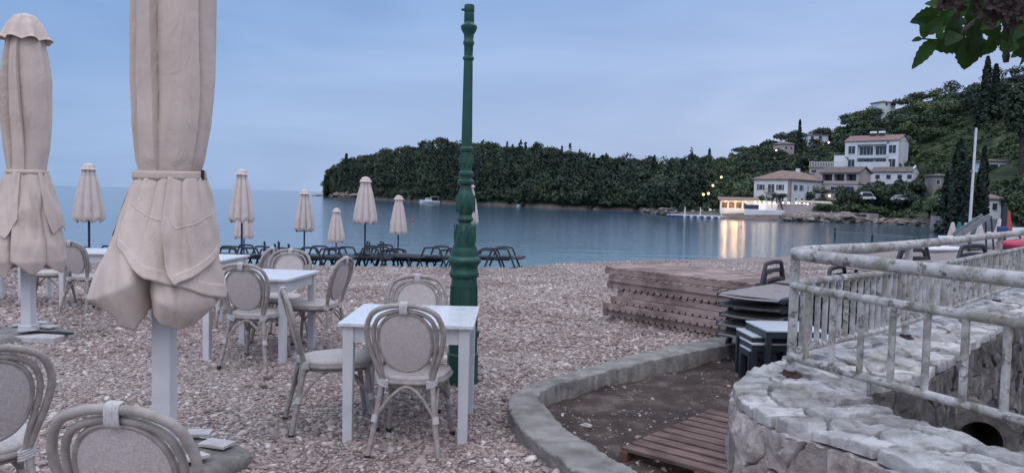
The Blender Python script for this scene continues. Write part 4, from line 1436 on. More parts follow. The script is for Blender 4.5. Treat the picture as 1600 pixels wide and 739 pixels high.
# ================================================================ FAR SHORE: boats, dock, rocks, lamps
def hull_mesh(L, W, H):
    m_ = MB()
    def f(u, v):
        x = (u - .5) * L
        w = W / 2 * (1 - max(0, (u - .45) / .55) ** 2.2) * (.9 + .1 * min(1, u * 5))
        a = (v - .5) * 2
        s_ = abs(a)
        return (x, math.copysign(w * min(1, (s_ * 1.25)) ** .7, a) if s_ > 0 else 0, H * (s_ ** 1.8) * (1 + .25 * u * u) - H * .45)
    m_.grid(f, 14, 10)
    m_.grid(lambda u, v: ((u - .5) * L, (v - .5) * 2 * W / 2 * .98 * (1 - max(0, (u - .45) / .55) ** 2.2), H * .40 + H * .2 * u * u), 14, 2)
    m_.add([(-L / 2, -W / 2 * .9, H * .42), (-L / 2, W / 2 * .9, H * .42), (-L / 2, W / 2 * .4, -H * .4), (-L / 2, -W / 2 * .4, -H * .4)], [(0, 1, 2, 3)])
    return m_
def boat(name, label, px, Y, L, W, H, yaw, cabin=0, canopy=0, motor=1, z=SEA, hullm='hull', group=None):
    p = D(px, 300, Y)
    b = thing(name, label, 'boat', (p.x, p.y, z + H * .25), R(yaw), group)
    hull_mesh(L, W, H).build('hull', MT[hullm], b)
    if cabin:
        m_ = MB(); m_.box((L * .08, 0, H * .45 + cabin / 2), (L * .30, W * .62, cabin), None, 1.15); cb = m_.build('cabin', MT['hull'], b, smooth=False)
        m_ = MB(); m_.box((L * .08, 0, H * .45 + cabin * .68), (L * .29, W * .66, cabin * .34)); m_.build('window_band', MT['glass'], cb, smooth=False)
    if canopy:
        m_ = MB(); m_.box((-L * .22, 0, H * .45 + canopy), (L * .42, W * .8, .12))
        for sx in (-.40, -.04):
            for sy in (-.36, .36): m_.bar((L * sx, W * sy, H * .3), (L * sx, W * sy, H * .45 + canopy), .07, .07)
        m_.build('sun_canopy', MT['trim'], b, smooth=False)
    if motor:
        m_ = MB(); m_.box((-L / 2 - .18, 0, H * .55), (.35, .4, .8)); m_.box((-L / 2 - .2, 0, -.1), (.18, .14, .9)); m_.build('outboard_motor', MT['dark_trim'], b, smooth=False, bevel=.04)
    return b
boat('cabin_cruiser', 'white cabin cruiser with canopy moored below the dark headland', 672, 360, 9.5, 2.8, 1.5, 188, 1.5, 2.1)
boat('motorboat', 'white open motorboat moored just right of the green lamp post', 818, 305, 5.2, 1.9, 1.0, 176, .6)
boat('motorboat', 'small white boat right of the open motorboat', 844, 300, 4.0, 1.7, .9, 170, 0)
boat('rowing_boat', 'little low boat with brownish sides by the far shore', 861, 298, 3.8, 1.4, .7, 182, 0, 0, 0, hullm='red_block')
boat('moored_launch', 'long pale launch lying along the far shore', 899, 293, 8.0, 2.2, .9, 184, .5)
boat('moored_launch', 'pale flat launch at the right end of the far moorings', 958, 288, 8.5, 2.2, .9, 184, 0)
# buoys
def buoy(label, px, py, mat, r):
    p = G(px, py, SEA)
    b = thing('mooring_buoy', label, 'buoy', p)
    m_ = MB(); m_.blob((0, 0, r * .5), (r, r, r), 0, 2, 0); m_.build('float', MT[mat], b)
    m_ = MB(); m_.tube([(0, 0, r * 1.3), (0, 0, r * 2.0)], r * .18, 6); m_.build('ring_post', MT['dark_metal'], b)
buoy('small red buoy floating off the lamp post', 644, 346.5, 'red', .22)
buoy('small white buoy in front of the lit restaurant', 1158, 354, 'hull', .22)
# islet
p = G(500, 306.5, SEA)
m_ = MB()
for k in range(6): m_.blob((p.x + k * 2.2 - 5, p.y + random.uniform(-1, 1), SEA + .2), (2.4, 1.8, 1.0 + .5 * (k % 2)), k, 3, .5)
tag(m_.build('rock_islet', MT['rock']), 'low dark rock islet off the headland tip', 'rock')
# floating dock with sunbathing deck
a, b = G(1042, 339, SEA), G(1127, 342.5, SEA)
dk = thing('floating_dock', 'white floating dock with blue float blocks beside the restaurant', 'dock', (a.x, a.y, SEA), math.atan2(b.y - a.y, b.x - a.x))
L = (b - a).length
m_ = MB(); m_.box((L / 2, 1.2, .62), (L, 2.6, .18)); m_.build('deck', MT['trim'], dk, smooth=False)
for k in range(16):
    m_ = MB(); m_.box((L / 16 * (k + .5), -.02, .28), (L / 16 * .62, .5, .5)); m_.build('float_block', MT['blue' if k < 5 or k % 2 == 0 else 'hull'], dk, smooth=False, bevel=.06)
m_ = MB()
for x in (4.2, 8.5, L - .8): m_.tube([(x, 1.5, .7), (x, 1.5, 2.6 if x < 10 else 2.0)], .12, 8)
m_.build('mooring_post', MT['trim'], dk)
for k, (px, py, Y) in enumerate(((1052, 333, 207), (1066, 332, 207), (1080, 333, 206), (1096, 332, 205), (1110, 331, 204), (1118, 333, 203))):
    p = D(px, py, Y)
    if k == 0:
        pr = thing('white_sunbed', 'white sunbed with cushion on the terrace behind the floating dock', 'sunbed', p, R(15), 'white sunbeds by the floating dock')
        m_ = MB(); m_.box((0, 0, .3), (1.9, .7, .12)); m_.build('bed', MT['trim'], pr, smooth=False)
        m_ = MB(); m_.box((.75, 0, .55), (.7, .7, .1), Matrix.Rotation(R(-35), 3, 'Y')); m_.build('headrest', MT['trim'], pr, smooth=False)
        for sx in (-.7, .7):
            m_ = MB(); m_.box((sx, 0, .12), (.08, .6, .26)); m_.build('leg', MT['metal_grey'], pr, smooth=False)
    else:
        o = copy_tree(pr); o.location = p; o.rotation_euler.z = R(15 + 17 * k)
# slope rocks below the dock terrace and along the quay
def boulder(label, px, py, Y, r, seed, group):
    p = D(px, py, Y)
    b = thing('boulder', label, 'rock', p, random.uniform(0, 6), group)
    m_ = MB(); m_.blob((0, 0, 0), (r * random.uniform(1.0, 1.7), r, r * random.uniform(.55, .8)), seed, 3, .75, 1.7)
    o = m_.build('stone', MT['rock'], b, ang=25)
n_ = 0
for (x0, x1, y0, y1, Yd, cnt, r0, r1, lab, grp) in (
        (1002, 1048, 329, 335, 222, 14, .9, 1.7, 'dark boulder on the shore left of the floating dock', 'boulders left of the floating dock'),
        (1225, 1275, 338, 344, 180, 10, .8, 1.6, 'pale boulder under the terrace wall', 'boulders under the terrace'),
        (1275, 1345, 338, 346, 178, 15, .8, 1.9, 'large pale boulder along the quay', 'boulders along the quay'),
        (1345, 1470, 345, 352, 172, 16, .5, 1.1, 'small shore boulder right of the quay', 'small boulders right of the quay'),
        (518, 570, 304.5, 308, 640, 9, 2.2, 4.0, 'pale cliff boulder at the foot of the headland tip', 'boulders at the headland tip')):
    for k in range(cnt):
        f = (k + random.random()) / cnt
        px = x0 + (x1 - x0) * f
        sp = shore_pt(px)
        boulder(lab, px, random.uniform(y0, y1), min(Yd, sp.y + 2) if Yd > 600 else sp.y + random.uniform(-.5, 2.5), random.uniform(r0, r1), n_, grp)
        n_ += 1
# quay wall along the right-hand shore
m_ = MB()
qp = [D(px, 345, shore_pt(px).y + 2.6) for px in (1272, 1300, 1340, 1372)]
for a, b in zip(qp[:-1], qp[1:]): m_.bar((a.x, a.y, SEA + .8), (b.x, b.y, SEA + .8), .6, 2.9)
tag(m_.build('quay_wall', MT['wall_grey'], smooth=False), 'low grey stone quay wall under the shrubs', 'wall')
m_ = MB()
qp = [D(px, 345, Y) for px, Y in ((1456, 126), (1490, 121), (1540, 112), (1572, 106))]
for a, b in zip(qp[:-1], qp[1:]): m_.bar((a.x, a.y, SEA + 1.5), (b.x, b.y, SEA + 1.5), .5, 2.4)
tag(m_.build('sea_wall', MT['wall_grey'], smooth=False), 'grey sea wall below the black cypresses', 'wall')
# lit lamps among the trees
lp = None
for i, (px, py, Y) in enumerate(((1099, 304, 200), (1107, 302.5, 201), (1114, 290, 215), (1127, 277, 232), (1213, 235, 285), (1295, 223, 262), (1296, 306, 190))):
    p = D(px, py, Y)
    LB = ['lowest lit orange lamp left of the restaurant', 'second lowest lit lamp left of the restaurant', 'lit lamp in the trees above the two lowest', 'highest lit lamp in the trees left of the white house', 'lit lamp below the stepped villa', 'pale lamp left of the apartment house', 'lit orange lamp in the shrubs below the pink house'][i]
    t = thing('street_lamp', LB, 'street lamp', p, 0, 'lit lamps on the hillside')
    m_ = MB(); m_.blob((0, 0, 0), (.30, .30, .30), 0, 2, 0); m_.build('globe', MT['lamp' if i not in (1, 5) else 'lamp_w'], t)
    m_ = MB(); m_.tube([(0, .1, -.2), (0, .1, -3.2)], .06, 6); m_.build('pole', MT['dark_metal'], t)
# tarpaulin shelter and parked vehicles under the trees
p = D(1374, 316, 190)
t = thing('tarpaulin_shelter', 'teal tarpaulin shelter between two round trees', 'shelter', p, R(-5))
m_ = MB(); m_.box((1.7, 1, .9), (3.4, 2, 2.6)); m_.build('cover', MT['teal'], t, smooth=False, bevel=.2)
m_ = MB(); m_.box((1.7, 1, 2.6), (2.6, 1.6, .5), None, 1.2); m_.build('top', MT['hull'], t, smooth=False, bevel=.1)
def car(name, label, cat_, px, py, Y, L, H, mat, yaw):
    p = D(px, py, Y)
    t = thing(name, label, cat_, p, R(yaw))
    m_ = MB()
    prof = [(-L / 2, .35), (-L / 2, .8), (-L * .32, .95), (-L * .2, H), (L * .25, H), (L * .42, .95), (L / 2, .8), (L / 2, .35)]
    m_.add([(x, -.8, z) for x, z in prof] + [(x, .8, z) for x, z in prof], [tuple(range(8)), tuple(range(15, 7, -1))] + [(i, i + 8, (i + 1) % 8 + 8, (i + 1) % 8) for i in range(8)])
    m_.build('body', MT[mat], t, smooth=False, bevel=.08)
    m_ = MB(); m_.add([(-L * .2, -.81, H - .1), (L * .24, -.81, H - .1), (L * .38, -.81, .98), (-L * .29, -.81, .98)], [(3, 2, 1, 0)]); m_.build('side_window', MT['glass'], t, smooth=False)
    for sx in (-.3, .3):
        for sy in (-.72, .72):
            m_ = MB(); m_.tube([(L * sx, sy - .1, .32), (L * sx, sy + .1, .32)], .32, 14); m_.build('wheel', MT['foot'], t)
car('parked_car', 'white parked car seen under the round tree', 'car', 1404, 315, 184.5, 4.0, 1.5, 'hull', 8)
car('parked_car', 'dark blue parked car at the edge of the trees', 'car', 1426, 316, 184, 4.0, 1.45, 'dark_trim', 2)
car('parked_van', 'white van half hidden left of the teal tarpaulin', 'van', 1352, 313.5, 186, 4.4, 2.0, 'hull', -4)
# flagpole
b = D(1516, 340, 104)
fp = thing('flagpole', 'tall slightly leaning white pole between the black cypresses', 'pole', b)
m_ = MB(); tp = D(1525.5, 200, 104) - b
m_.tube([Vector((0, 0, -1.5)) - tp * .05, Vector((0, 0, 0)), tp], [.20, .19, .15], 10); m_.build('mast', MT['trim'], fp)
m_ = MB(); m_.box(tp * .52 + Vector((-.2, 0, 0)), (.3, .2, .35)); m_.build('cleat_box', MT['metal_grey'], fp, smooth=False)
# thin jetty with rail in the shallow water
a, b = D(1302, 370, 96), D(1432, 378, 84)
j = thing('jetty', 'thin metal jetty rail standing in the shallow water', 'jetty', (a.x, a.y, SEA))
d = Vector((b.x - a.x, b.y - a.y, 0))
m_ = MB(); m_.bar(Vector((0, 0, .85)), d + Vector((0, 0, .85)), .25, .10); m_.build('walkway', MT['metal_grey'], j, smooth=False)
for f in (0.02, .5, .98):
    m_ = MB(); m_.tube([d * f + Vector((0, 0, -2)), d * f + Vector((0, 0, 1.0 + (.35 if f < .1 else 0)))], .12, 8); m_.build('pile', MT['dark_metal'], j)

# ---- beached boats and furled parasols at the right-hand end of the beach
def on_beach(px, Y, dz=0):
    p = D(px, 380, Y)
    return Vector((p.x, p.y, gz(p.x, p.y) + dz))
b = on_beach(1536, 47); boat('beached_boat', 'long low white boat drawn up behind the railing', 1536, 47, 4.6, 1.5, .85, 6, 0, 0, 0, z=b.z + .12)
b = on_beach(1590, 50); boat('beached_boat', 'white boat hull beached right of the dark post', 1598, 50, 4.2, 1.5, .9, 12, .4, 0, 0, z=b.z + .12)
b = on_beach(1468, 45)
k = thing('canoe', 'pinkish white canoe lying on the sand left of the boats', 'canoe', b + Vector((0, 0, .22)), R(5))
m_ = MB()
m_.grid(lambda u, v: ((u - .5) * 3.4, math.sin(math.pi * u) ** .6 * .36 * math.cos(2 * math.pi * v), .22 * math.sin(math.pi * u) ** .5 * math.sin(2 * math.pi * v) + .12 * (2 * u - 1) ** 4), 24, 12)
m_.build('hull', MT['hull'], k)
m_ = MB(); m_.lathe([(.22, 0), (.24, .03), (.2, .05)], 16, (-.2, 0, .2)); m_.build('cockpit_rim', MT['dark_trim'], k)
b = on_beach(1592, 33)
k = thing('kayak', 'crimson kayak lying on the beach at the right edge', 'kayak', b + Vector((0, 0, .34)), R(24))
m_ = MB()
m_.grid(lambda u, v: ((u - .5) * 2.9, math.sin(math.pi * u) ** .6 * .38 * math.cos(2 * math.pi * v), .26 * math.sin(math.pi * u) ** .5 * math.sin(2 * math.pi * v) + .12 * (2 * u - 1) ** 4), 24, 12)
m_.build('hull', MT['pink'], k)
m_ = MB(); m_.tube(cat([(-1.0, 0, .2), (-.8, 0, .5), (-.3, 0, .55), (.1, 0, .3)], 5), .04, 6); m_.build('carry_strap', MT['black_strap'], k)
first = None
for i, (px, y0, y1, Y, mat, lab) in enumerate(((1487, 347, 372, 52, 'beach_canvas', 'leftmost of the white furled parasols by the boats'), (1497.5, 346.5, 372, 51, 'teal', 'teal furled parasol among the white ones'), (1508, 348, 372, 52, 'beach_canvas', 'white furled parasol just right of the teal one'), (1530, 350, 372, 52, 'beach_canvas', 'white furled parasol between the slide and the dark post'), (1560, 342, 372, 50, 'beach_canvas', 'white furled parasol left of the dark post'), (1572.5, 329, 368, 48, 'red', 'red furled parasol right of the dark post'))):
    b = on_beach(px, Y)
    zt = D(px, y0, Y).z; zb = D(px, y1, Y).z
    t = thing('beach_parasol', lab, 'parasol', b, 0, 'furled parasols by the boats')
    hh = zt - b.z
    m_ = MB(); lo_ = zb - b.z
    m_.lathe([(.10, lo_), (.27, lo_ + .01), (.235, lo_ + (hh - lo_) * .3), (.12, lo_ + (hh - lo_) * .8), (.09, hh - .05), (.02, hh)], 24, (0, 0, 0), lambda a, z: 1 + .16 * math.cos(8 * a))
    m_.build('canopy', MT[mat], t)
    m_ = MB(); m_.tube([(0, 0, -.3), (0, 0, lo_ + .1)], .03, 6); m_.build('pole', MT['trim'], t)
b = on_beach(1519, 42)
p0, p1 = D(1494, 371, 42), D(1541, 340, 42)
s_ = thing('slide_chute', 'grey slanted chute propped up beside the white boats', 'slide', b)
m_ = MB()
q0, q1 = p0 - b, p1 - b
m_.bar(q0, q1, .55, .06); m_.bar(q0 + Vector((0, -.3, .1)), q1 + Vector((0, -.3, .1)), .06, .26); m_.bar(q0 + Vector((0, .3, .1)), q1 + Vector((0, .3, .1)), .06, .26)
m_.build('chute', MT['metal_grey'], s_, smooth=False)
m_ = MB(); m_.bar(q1 + Vector((.1, -.25, .1)), Vector((q1.x + .35, -.35, -.3)), .07, .07); m_.bar(q1 + Vector((.1, .25, .1)), Vector((q1.x + .35, .35, -.3)), .07, .07)
m_.build('ladder_leg', MT['dark_metal'], s_, smooth=False)
m_ = MB(); m_.tube([Vector((q0.x + .75, 0, -.3)), Vector((q0.x + .75, 0, .55))], .09, 8); m_.build('prop_post', MT['shutter'], s_)
b = on_beach(1566, 36)
t = thing('dark_post', 'thick dark timber post standing between the furled parasols', 'post', b)
m_ = MB(); m_.tube([(0, 0, -.3), (.02, 0, 1.0), (.05, 0, 1.7), (.04, 0, 2.15)], [.15, .13, .12, .10], 9); m_.build('shaft', MT['dark_trim'], t)
m_ = MB(); m_.box((-.15, -.2, .95), (.5, .16, .5)); m_.build('blue_cover', MT['blue'], t, smooth=False, bevel=.05)

# ================================================================ BEACH FURNITURE
# --- sun lounger (local +y = head end)
def lounger(label, group, sling='sling'):
    t = thing('sun_lounger', label, 'sun lounger', (0, 0, 0), 0, group)
    m_ = MB()
    BZ = .275
    for sx in (-.31, .31): m_.bar((sx, -.95, BZ), (sx, .95, BZ), .032, .04)
    for y in (-.94, -.3, .3, .94): m_.bar((-.31, y, BZ), (.31, y, BZ), .03, .03, (0, 0, 1))
    m_.build('frame', MT['dark_metal'], t, smooth=False)
    m_ = MB()
    for dz in (.026, .018):
        m_.grid(lambda u, v: (-.29 + .58 * u, -1.0 + 1.28 * v, BZ + dz - .012 * math.sin(math.pi * u) - (.02 * (1 - v * 12) if v < 1 / 12 else 0)), 4, 12)
    m_.build('seat_sling', MT[sling], t)
    m_ = MB(); m_.box((0, .63, BZ + .034), (.58, .62, .014)); m_.build('back_sling', MT[sling], t, smooth=False)
    for sx in (-.335, .335):
        m_ = MB()
        m_.tube(cat([(sx, -.04, 0), (sx, .06, .25), (sx, .15, .46), (sx, .21, .515), (sx, .52, .52), (sx, .59, .47), (sx, .68, .26), (sx, .79, 0)], 4), .025, 8, flat=(1.0, .8))
        m_.build('arm_loop', MT['dark_metal'], t)
        m_ = MB(); m_.tube([(sx * .95, -.62, BZ), (sx * .95, -.74, 0)], .018, 6); m_.build('leg', MT['dark_metal'], t)
    return t
def side_table(label, w, hgt, group=None):
    t = thing('side_table', label, 'side table', (0, 0, 0), 0, group)
    m_ = MB(); m_.box((0, 0, hgt - .008), (w, w, .016)); m_.build('table_top', MT['table_glass'], t, smooth=False, bevel=.003)
    m_ = MB()
    for k in range(4):
        a = k * math.pi / 2
        m_.box((math.cos(a) * (w / 2 - .018), math.sin(a) * (w / 2 - .018), hgt - .043), (.032 if k % 2 == 0 else w - .02, .032 if k % 2 else w - .02, .05))
    m_.build('apron', MT['dark_metal'], t, smooth=False)
    for sx in (-1, 1):
        for sy in (-1, 1):
            m_ = MB(); m_.box((sx * (w / 2 - .022), sy * (w / 2 - .022), (hgt - .05) / 2), (.042, .042, hgt - .05)); m_.build('leg', MT['dark_metal'], t, smooth=False)
    return t
used = {}
def put_lounger(loc, rz, label, group, kind='sling'):
    if kind not in used:
        o = used[kind] = lounger(label, group, kind)
    else:
        o = copy_tree(used[kind])
    o.location = loc; o.rotation_euler = (0, 0, rz)
    o['label'] = label; o['group'] = group
    return o
ROWL = 'dark sun lounger set out in the row along the water line'
ROWG = 'sun loungers along the water line'
for px, Y, a in ((352, 21.0, 60), (384, 22.0, 75), (420, 21.5, 70), (447, 22.6, 62), (470, 21.4, 72), (492, 22.4, 66), (512, 21.3, 58), (540, 22.3, 70), (566, 21.4, 66), (592, 22.4, 74), (612, 21.4, 62), (636, 22.3, 70), (662, 21.5, 64), (686, 22.2, 68), (742, 21.8, 76), (764, 21.6, 70)):
    Y -= 1.25
    x = (px - 800) / 1200 * Y
    put_lounger((x, Y, gz(x, Y) + random.uniform(0, .05)), R(a + 10 + (180 if (int(px) * 7) % 3 else 0)), ROWL, ROWG, 'dark_sling')
for px, Y, a in ((20, 20.4, 65), (48, 21, 72), (86, 20.6, 60), (165, 20.8, 66)):
    x = (px - 800) / 1200 * Y
    put_lounger((x, Y, gz(x, Y)), R(a), 'dark sun lounger in the row behind the left-hand dining tables', 'sun loungers behind the left-hand tables', 'dark_sling')
# upturned little tables on the loungers
for px, Y, lab in ((586, 21.0, 'dark side table turned upside down in the middle of the lounger row'), (424, 21.2, 'dark side table turned upside down behind the pair of chairs'), (440, 21.9, 'second upturned dark side table behind the pair of chairs')):
    x = (px - 800) / 1200 * Y
    t = side_table(lab, .42, .46, 'upturned side tables on the lounger row')
    t.rotation_euler = (math.pi, 0, R(20)); t.location = (x, Y, gz(x, Y) + .31 + .46)
# lounger stack by the soil bed
for k in range(5):
    lab = ['bottom sun lounger of the stack beside the soil bed', 'second sun lounger from the bottom of the stack by the soil bed', 'middle sun lounger of the stack beside the soil bed', 'second sun lounger from the top of the stack by the soil bed', 'top sun lounger of the stack beside the small tables'][k]
    put_lounger((2.86 + random.uniform(-.02, .02), 7.82 + random.uniform(-.03, .03), -.04 + k * .094), R(-42 + random.uniform(-1, 1)), lab, 'sun loungers stacked by the soil bed')
for k in range(7):
    lab = 'sun lounger in the tall stack behind the railing' if k < 6 else 'top sun lounger of the tall stack behind the railing'
    put_lounger((4.45 + random.uniform(-.02, .02), 8.30 + random.uniform(-.03, .03), 0.0 + k * .094), R(-62 + random.uniform(-1, 1)), lab, 'sun loungers stacked behind the railing')
# small tables in front of the stack
for x, y, w, hh, lab, rz in ((2.36, 6.56, .50, .49, 'largest pale topped side table in front of the lounger stack', 3), (2.235, 6.64, .40, .415, 'upper of the smaller tables nested under the largest one', 3), (2.19, 6.56, .32, .36, 'middle of the smaller tables nested under the largest one', 3), (2.14, 6.55, .24, .30, 'lowest of the smaller tables nested under the largest one', 3), (2.62, 6.36, .32, .43, 'little table at the right of the nest, half hidden by the wall', 3)):
    t = side_table(lab, w, hh, 'side tables by the lounger stack'); t.location = (x, y, -.04); t.rotation_euler.z = R(rz)

# --- furled beach parasols
def beach_parasol(label, px, ytop, ybot, Y, gzz=None):
    x = (px - 800) / 1200 * Y
    zt, zb = D(px, ytop, Y).z, D(px, ybot, Y).z
    g = gz(x, Y)
    t = thing('beach_parasol', label, 'parasol', (x, Y, g), random.uniform(0, 1), 'furled cream parasols along the beach')
    H, lo_ = zt - g, zb - g
    h = H - lo_
    sd_ = random.uniform(0, 9)
    m_ = MB()
    def rr(f): return interp(f, [0, .05, .3, .7, .85, .9, 1], [.24, .275, .245, .165, .12, .115, .11]) * h / 1.2
    def fn(u, v):
        a = 2 * math.pi * u
        pl = abs(math.sin(4 * a + sd_)) ** .55
        r = rr(v) * (.72 + .36 * pl) * (1 + .06 * math.sin(a * 2 + sd_))
        z = lo_ + h * v * .95 + (.03 * math.sin(8 * a + sd_) * (1 - v * 3) if v < .33 else 0)
        return (r * math.cos(a), r * math.sin(a), z)
    m_.grid(fn, 96, 20, True)
    m_.grid(lambda u, v: (lambda a, r: (r * math.cos(a), r * math.sin(a), lo_ + .03 + .06 * v))(2 * math.pi * u, .25 * (1 - v) * h / 1.2 * .8 + .02), 24, 2, True)
    cn = m_.build('canopy', MT['beach_canvas'], t, ang=50)
    m_ = MB()
    m_.grid(lambda u, v: (lambda a: (lambda r: (r * math.cos(a), r * math.sin(a), lo_ + h * (.885 + .115 * v)))(interp(v, [0, .3, .8, 1], [.155, .125, .09, .02]) * h / 1.2 * (.85 + .22 * abs(math.sin(4 * a + sd_)))))(2 * math.pi * u), 64, 8, True)
    m_.build('vent_cap', MT['beach_canvas'], t, ang=50)
    m_ = MB(); m_.tube([(0, 0, -.4), (0, 0, H - .02)], .024, 8); m_.build('pole', MT['navy_pole'], t)
for a in (('tall furled cream parasol between the two big taupe ones', 138, 255, 346, 16.0), ('furled cream parasol right of the big taupe one', 377, 264, 346, 17.8), ('distant furled cream parasol hidden behind a nearer one', 380.5, 312, 372, 25.5), ('furled cream parasol midway along the lounger row, its pole behind the chairs', 475, 296, 361, 22.3), ('smallest furled cream parasol far down the beach', 525, 325, 378, 27.0), ('tallest furled cream parasol in the middle of the row', 570, 276, 349, 20.0), ('furled cream parasol just right of the tallest one in the row', 622, 305, 365, 24.2), ('furled cream parasol mostly hidden behind the green lamp post', 732.5, 285, 349, 21.5)):
    beach_parasol(*a)

# --- deck panels
def panel(label, group, nsl, W_, slatL, mats=('deck_y', 'deck_x'), up=True, name='deck_panel', jy=(.015, .5, .985), jh=.062):
    """slats run along local y, joists along local x; origin at the lower centre"""
    t = thing(name, label, 'deck panel', (0, 0, 0), 0, group)
    pt = W_ / nsl
    m_ = MB()
    for k in range(nsl):
        w = pt - .028
        m_.box((-W_ / 2 + pt * (k + .5), random.uniform(-.006, .006), (jh + .011) if up else .011), (w, slatL, .021), Matrix.Rotation(random.uniform(-.004, .004), 3, 'Z'))
    m_.build('slats', MT[mats[0]], t, smooth=False, bevel=.002)
    for f in jy:
        m_ = MB(); m_.box((0, (f - .5) * (slatL - .02), jh / 2 if up else jh / 2 + .0215), (W_, .045, jh)); m_.build('joist', MT[mats[1]], t, smooth=False, bevel=.002)
    return t
ang = math.atan2(-.77, .64)
dx = Vector((math.cos(ang), math.sin(ang), 0)); dy = Vector((-dx.y, dx.x, 0))
c_front = (Vector((1.15, 9.67, 0)) + Vector((2.5, 8.05, 0))) / 2
offs = [(.04, False), (-.06, True), (.00, False), (.10, True), (.05, False), (.03, True), (-.02, False), (-.04, True)]
offs = [(.09, True), (-.03, False), (.02, False), (.13, False), (.22, True), (.05, False), (.10, True), (0.0, True)]
z = -.06
for k, (dxo, up) in enumerate(offs):
    lab = ['bottom slatted deck panel of the brown stack', 'second deck panel from the bottom of the brown stack', 'third deck panel from the bottom of the brown stack', 'fourth deck panel from the bottom, slats facing down', 'shortest looking deck panel, fifth in the brown stack', 'third deck panel from the top of the brown stack', 'deck panel just under the top of the brown stack', 'top slatted deck panel of the brown stack'][k]
    t = panel(lab, 'stacked deck panels', 22, 2.12, 1.15, up=up)
    c = c_front + dx * (dxo + .03) + dy * (.575 + random.uniform(-.03, .03)) 
    t.location = (c.x, c.y, z); t.rotation_euler.z = ang + random.uniform(-.012, .012)
    z += .089
a, b = G(975, 697, 0.04), G(1106, 641, 0.04)
e = (b - a).normalized()
yaw = math.atan2(e.y, e.x)
t = panel('single brown slatted panel lying on the dark soil by the wall', None, 10, 1.17, 1.0, ('dark_deck', 'red_block'), True, 'deck_panel')
# slats lie along local y; the e edge is local x and the panel extends to the right of it
c = (a + b) / 2 + Vector((e.y, -e.x, 0)) * .5
t.location = (c.x, c.y, -.04); t.rotation_euler = (0, 0, yaw)

# ================================================================ GREEN LAMP POST
B = G(722, 599, 0)
lpz = thing('lamp_post', 'dark green ornate cast iron lamp post without lantern behind the near table', 'lamp post', (B.x, B.y, 0), R(12))
k_ = B.y / 1200
def zz(y): return D(722, y, B.y).z
def oct_(m_, prof, n=8): m_.lathe(prof, n, rot0=R(22.5))
m_ = MB()
oct_(m_, [(.128, -.1), (.128, zz(552)), (.118, zz(550)), (.118, zz(528)), (.132, zz(524)), (.132, zz(516)), (.115, zz(512)), (.111, zz(472)), (.106, zz(440)), (.104, zz(432))])
m_.build('pedestal', MT['iron'], lpz, ang=25, bevel=.004)
ped = lpz.children[0]
for k in range(8):
    a = R(45 * k)
    m_ = MB(); q = Vector((math.cos(a), math.sin(a), 0)); s_ = Vector((-q.y, q.x, 0))
    for sgn in (-1, 1): m_.bar(q * .104 + s_ * .034 * sgn + Vector((0, 0, zz(508))), q * .098 + s_ * .034 * sgn + Vector((0, 0, zz(446))), .008, .012, q)
    m_.bar(q * .104 - s_ * .036 + Vector((0, 0, zz(508))), q * .104 + s_ * .036 + Vector((0, 0, zz(508))), .012, .01); m_.bar(q * .098 - s_ * .036 + Vector((0, 0, zz(446))), q * .098 + s_ * .036 + Vector((0, 0, zz(446))), .012, .01)
    m_.build('panel_moulding', MT['iron'], ped, smooth=False, bevel=.002)
m_ = MB()
m_.lathe([(.110, zz(433)), (.118, zz(430)), (.118, zz(426)), (.108, zz(423)), (.106, zz(416)), (.115, zz(413)), (.130, zz(409)), (.130, zz(405)), (.118, zz(402)), (.108, zz(400)), (.104, zz(392)), (.100, zz(389)), (.095, zz(387)), (.095, zz(384))], 32)
m_.build('base_collar', MT['iron'], lpz)
m_ = MB()
m_.lathe([(.082, zz(385)), (.084, zz(378)), (.080, zz(366)), (.066, zz(356)), (.052, zz(350)), (.048, zz(347)), (.063, zz(345)), (.066, zz(342)), (.058, zz(339)), (.052, zz(336)), (.066, zz(328)), (.073, zz(318)), (.070, zz(308)), (.056, zz(300)), (.045, zz(294)), (.044, zz(290)), (.066, zz(287)), (.068, zz(283)), (.05, zz(280)), (.05, zz(276)), (.060, zz(274)), (.060, zz(270)), (.046, zz(267)), (.044, zz(262)), (.050, zz(254)), (.048, zz(244)), (.044, zz(238)), (.056, zz(236)), (.056, zz(232)), (.042, zz(229))], 32)
bal = m_.build('baluster', MT['iron'], lpz)
for zc_, r_, hh, n in ((zz(366), .079, .15, 8), (zz(318), .068, .14, 8), (zz(252), .047, .09, 6)):   # acanthus leaves in relief
    for k in range(n):
        a0 = 2 * math.pi * k / n
        m_ = MB()
        def lf(u, v, a0=a0, r_=r_, hh=hh, zc_=zc_, n=n):
            w = math.sin(math.pi * min(1, v * .9 + .05)) * .8 * (1 + .25 * math.sin(v * 22))
            a = a0 + (u - .5) * w * 2 * math.pi / n
            rr = r_ * (1 - .12 * abs(v - .45)) + .003 + .009 * (1 - (2 * u - 1) ** 2) + (.004 * (v - .75) * 4 if v > .75 else 0)
            return (rr * math.cos(a), rr * math.sin(a), zc_ + (v - .5) * hh)
        m_.grid(lf, 6, 10)
        m_.build('acanthus_leaf', MT['iron'], bal)
m_ = MB()
m_.lathe([(.041, zz(230)), (.034, zz(100)), (.033, zz(94))], 40, (0, 0, 0), lambda a, z: 1 - .10 * abs(math.sin(5 * a)) ** 6 if 0 else 1 + .055 * math.cos(10 * a))
m_.build('fluted_shaft', MT['iron'], lpz, ang=60)
m_ = MB()
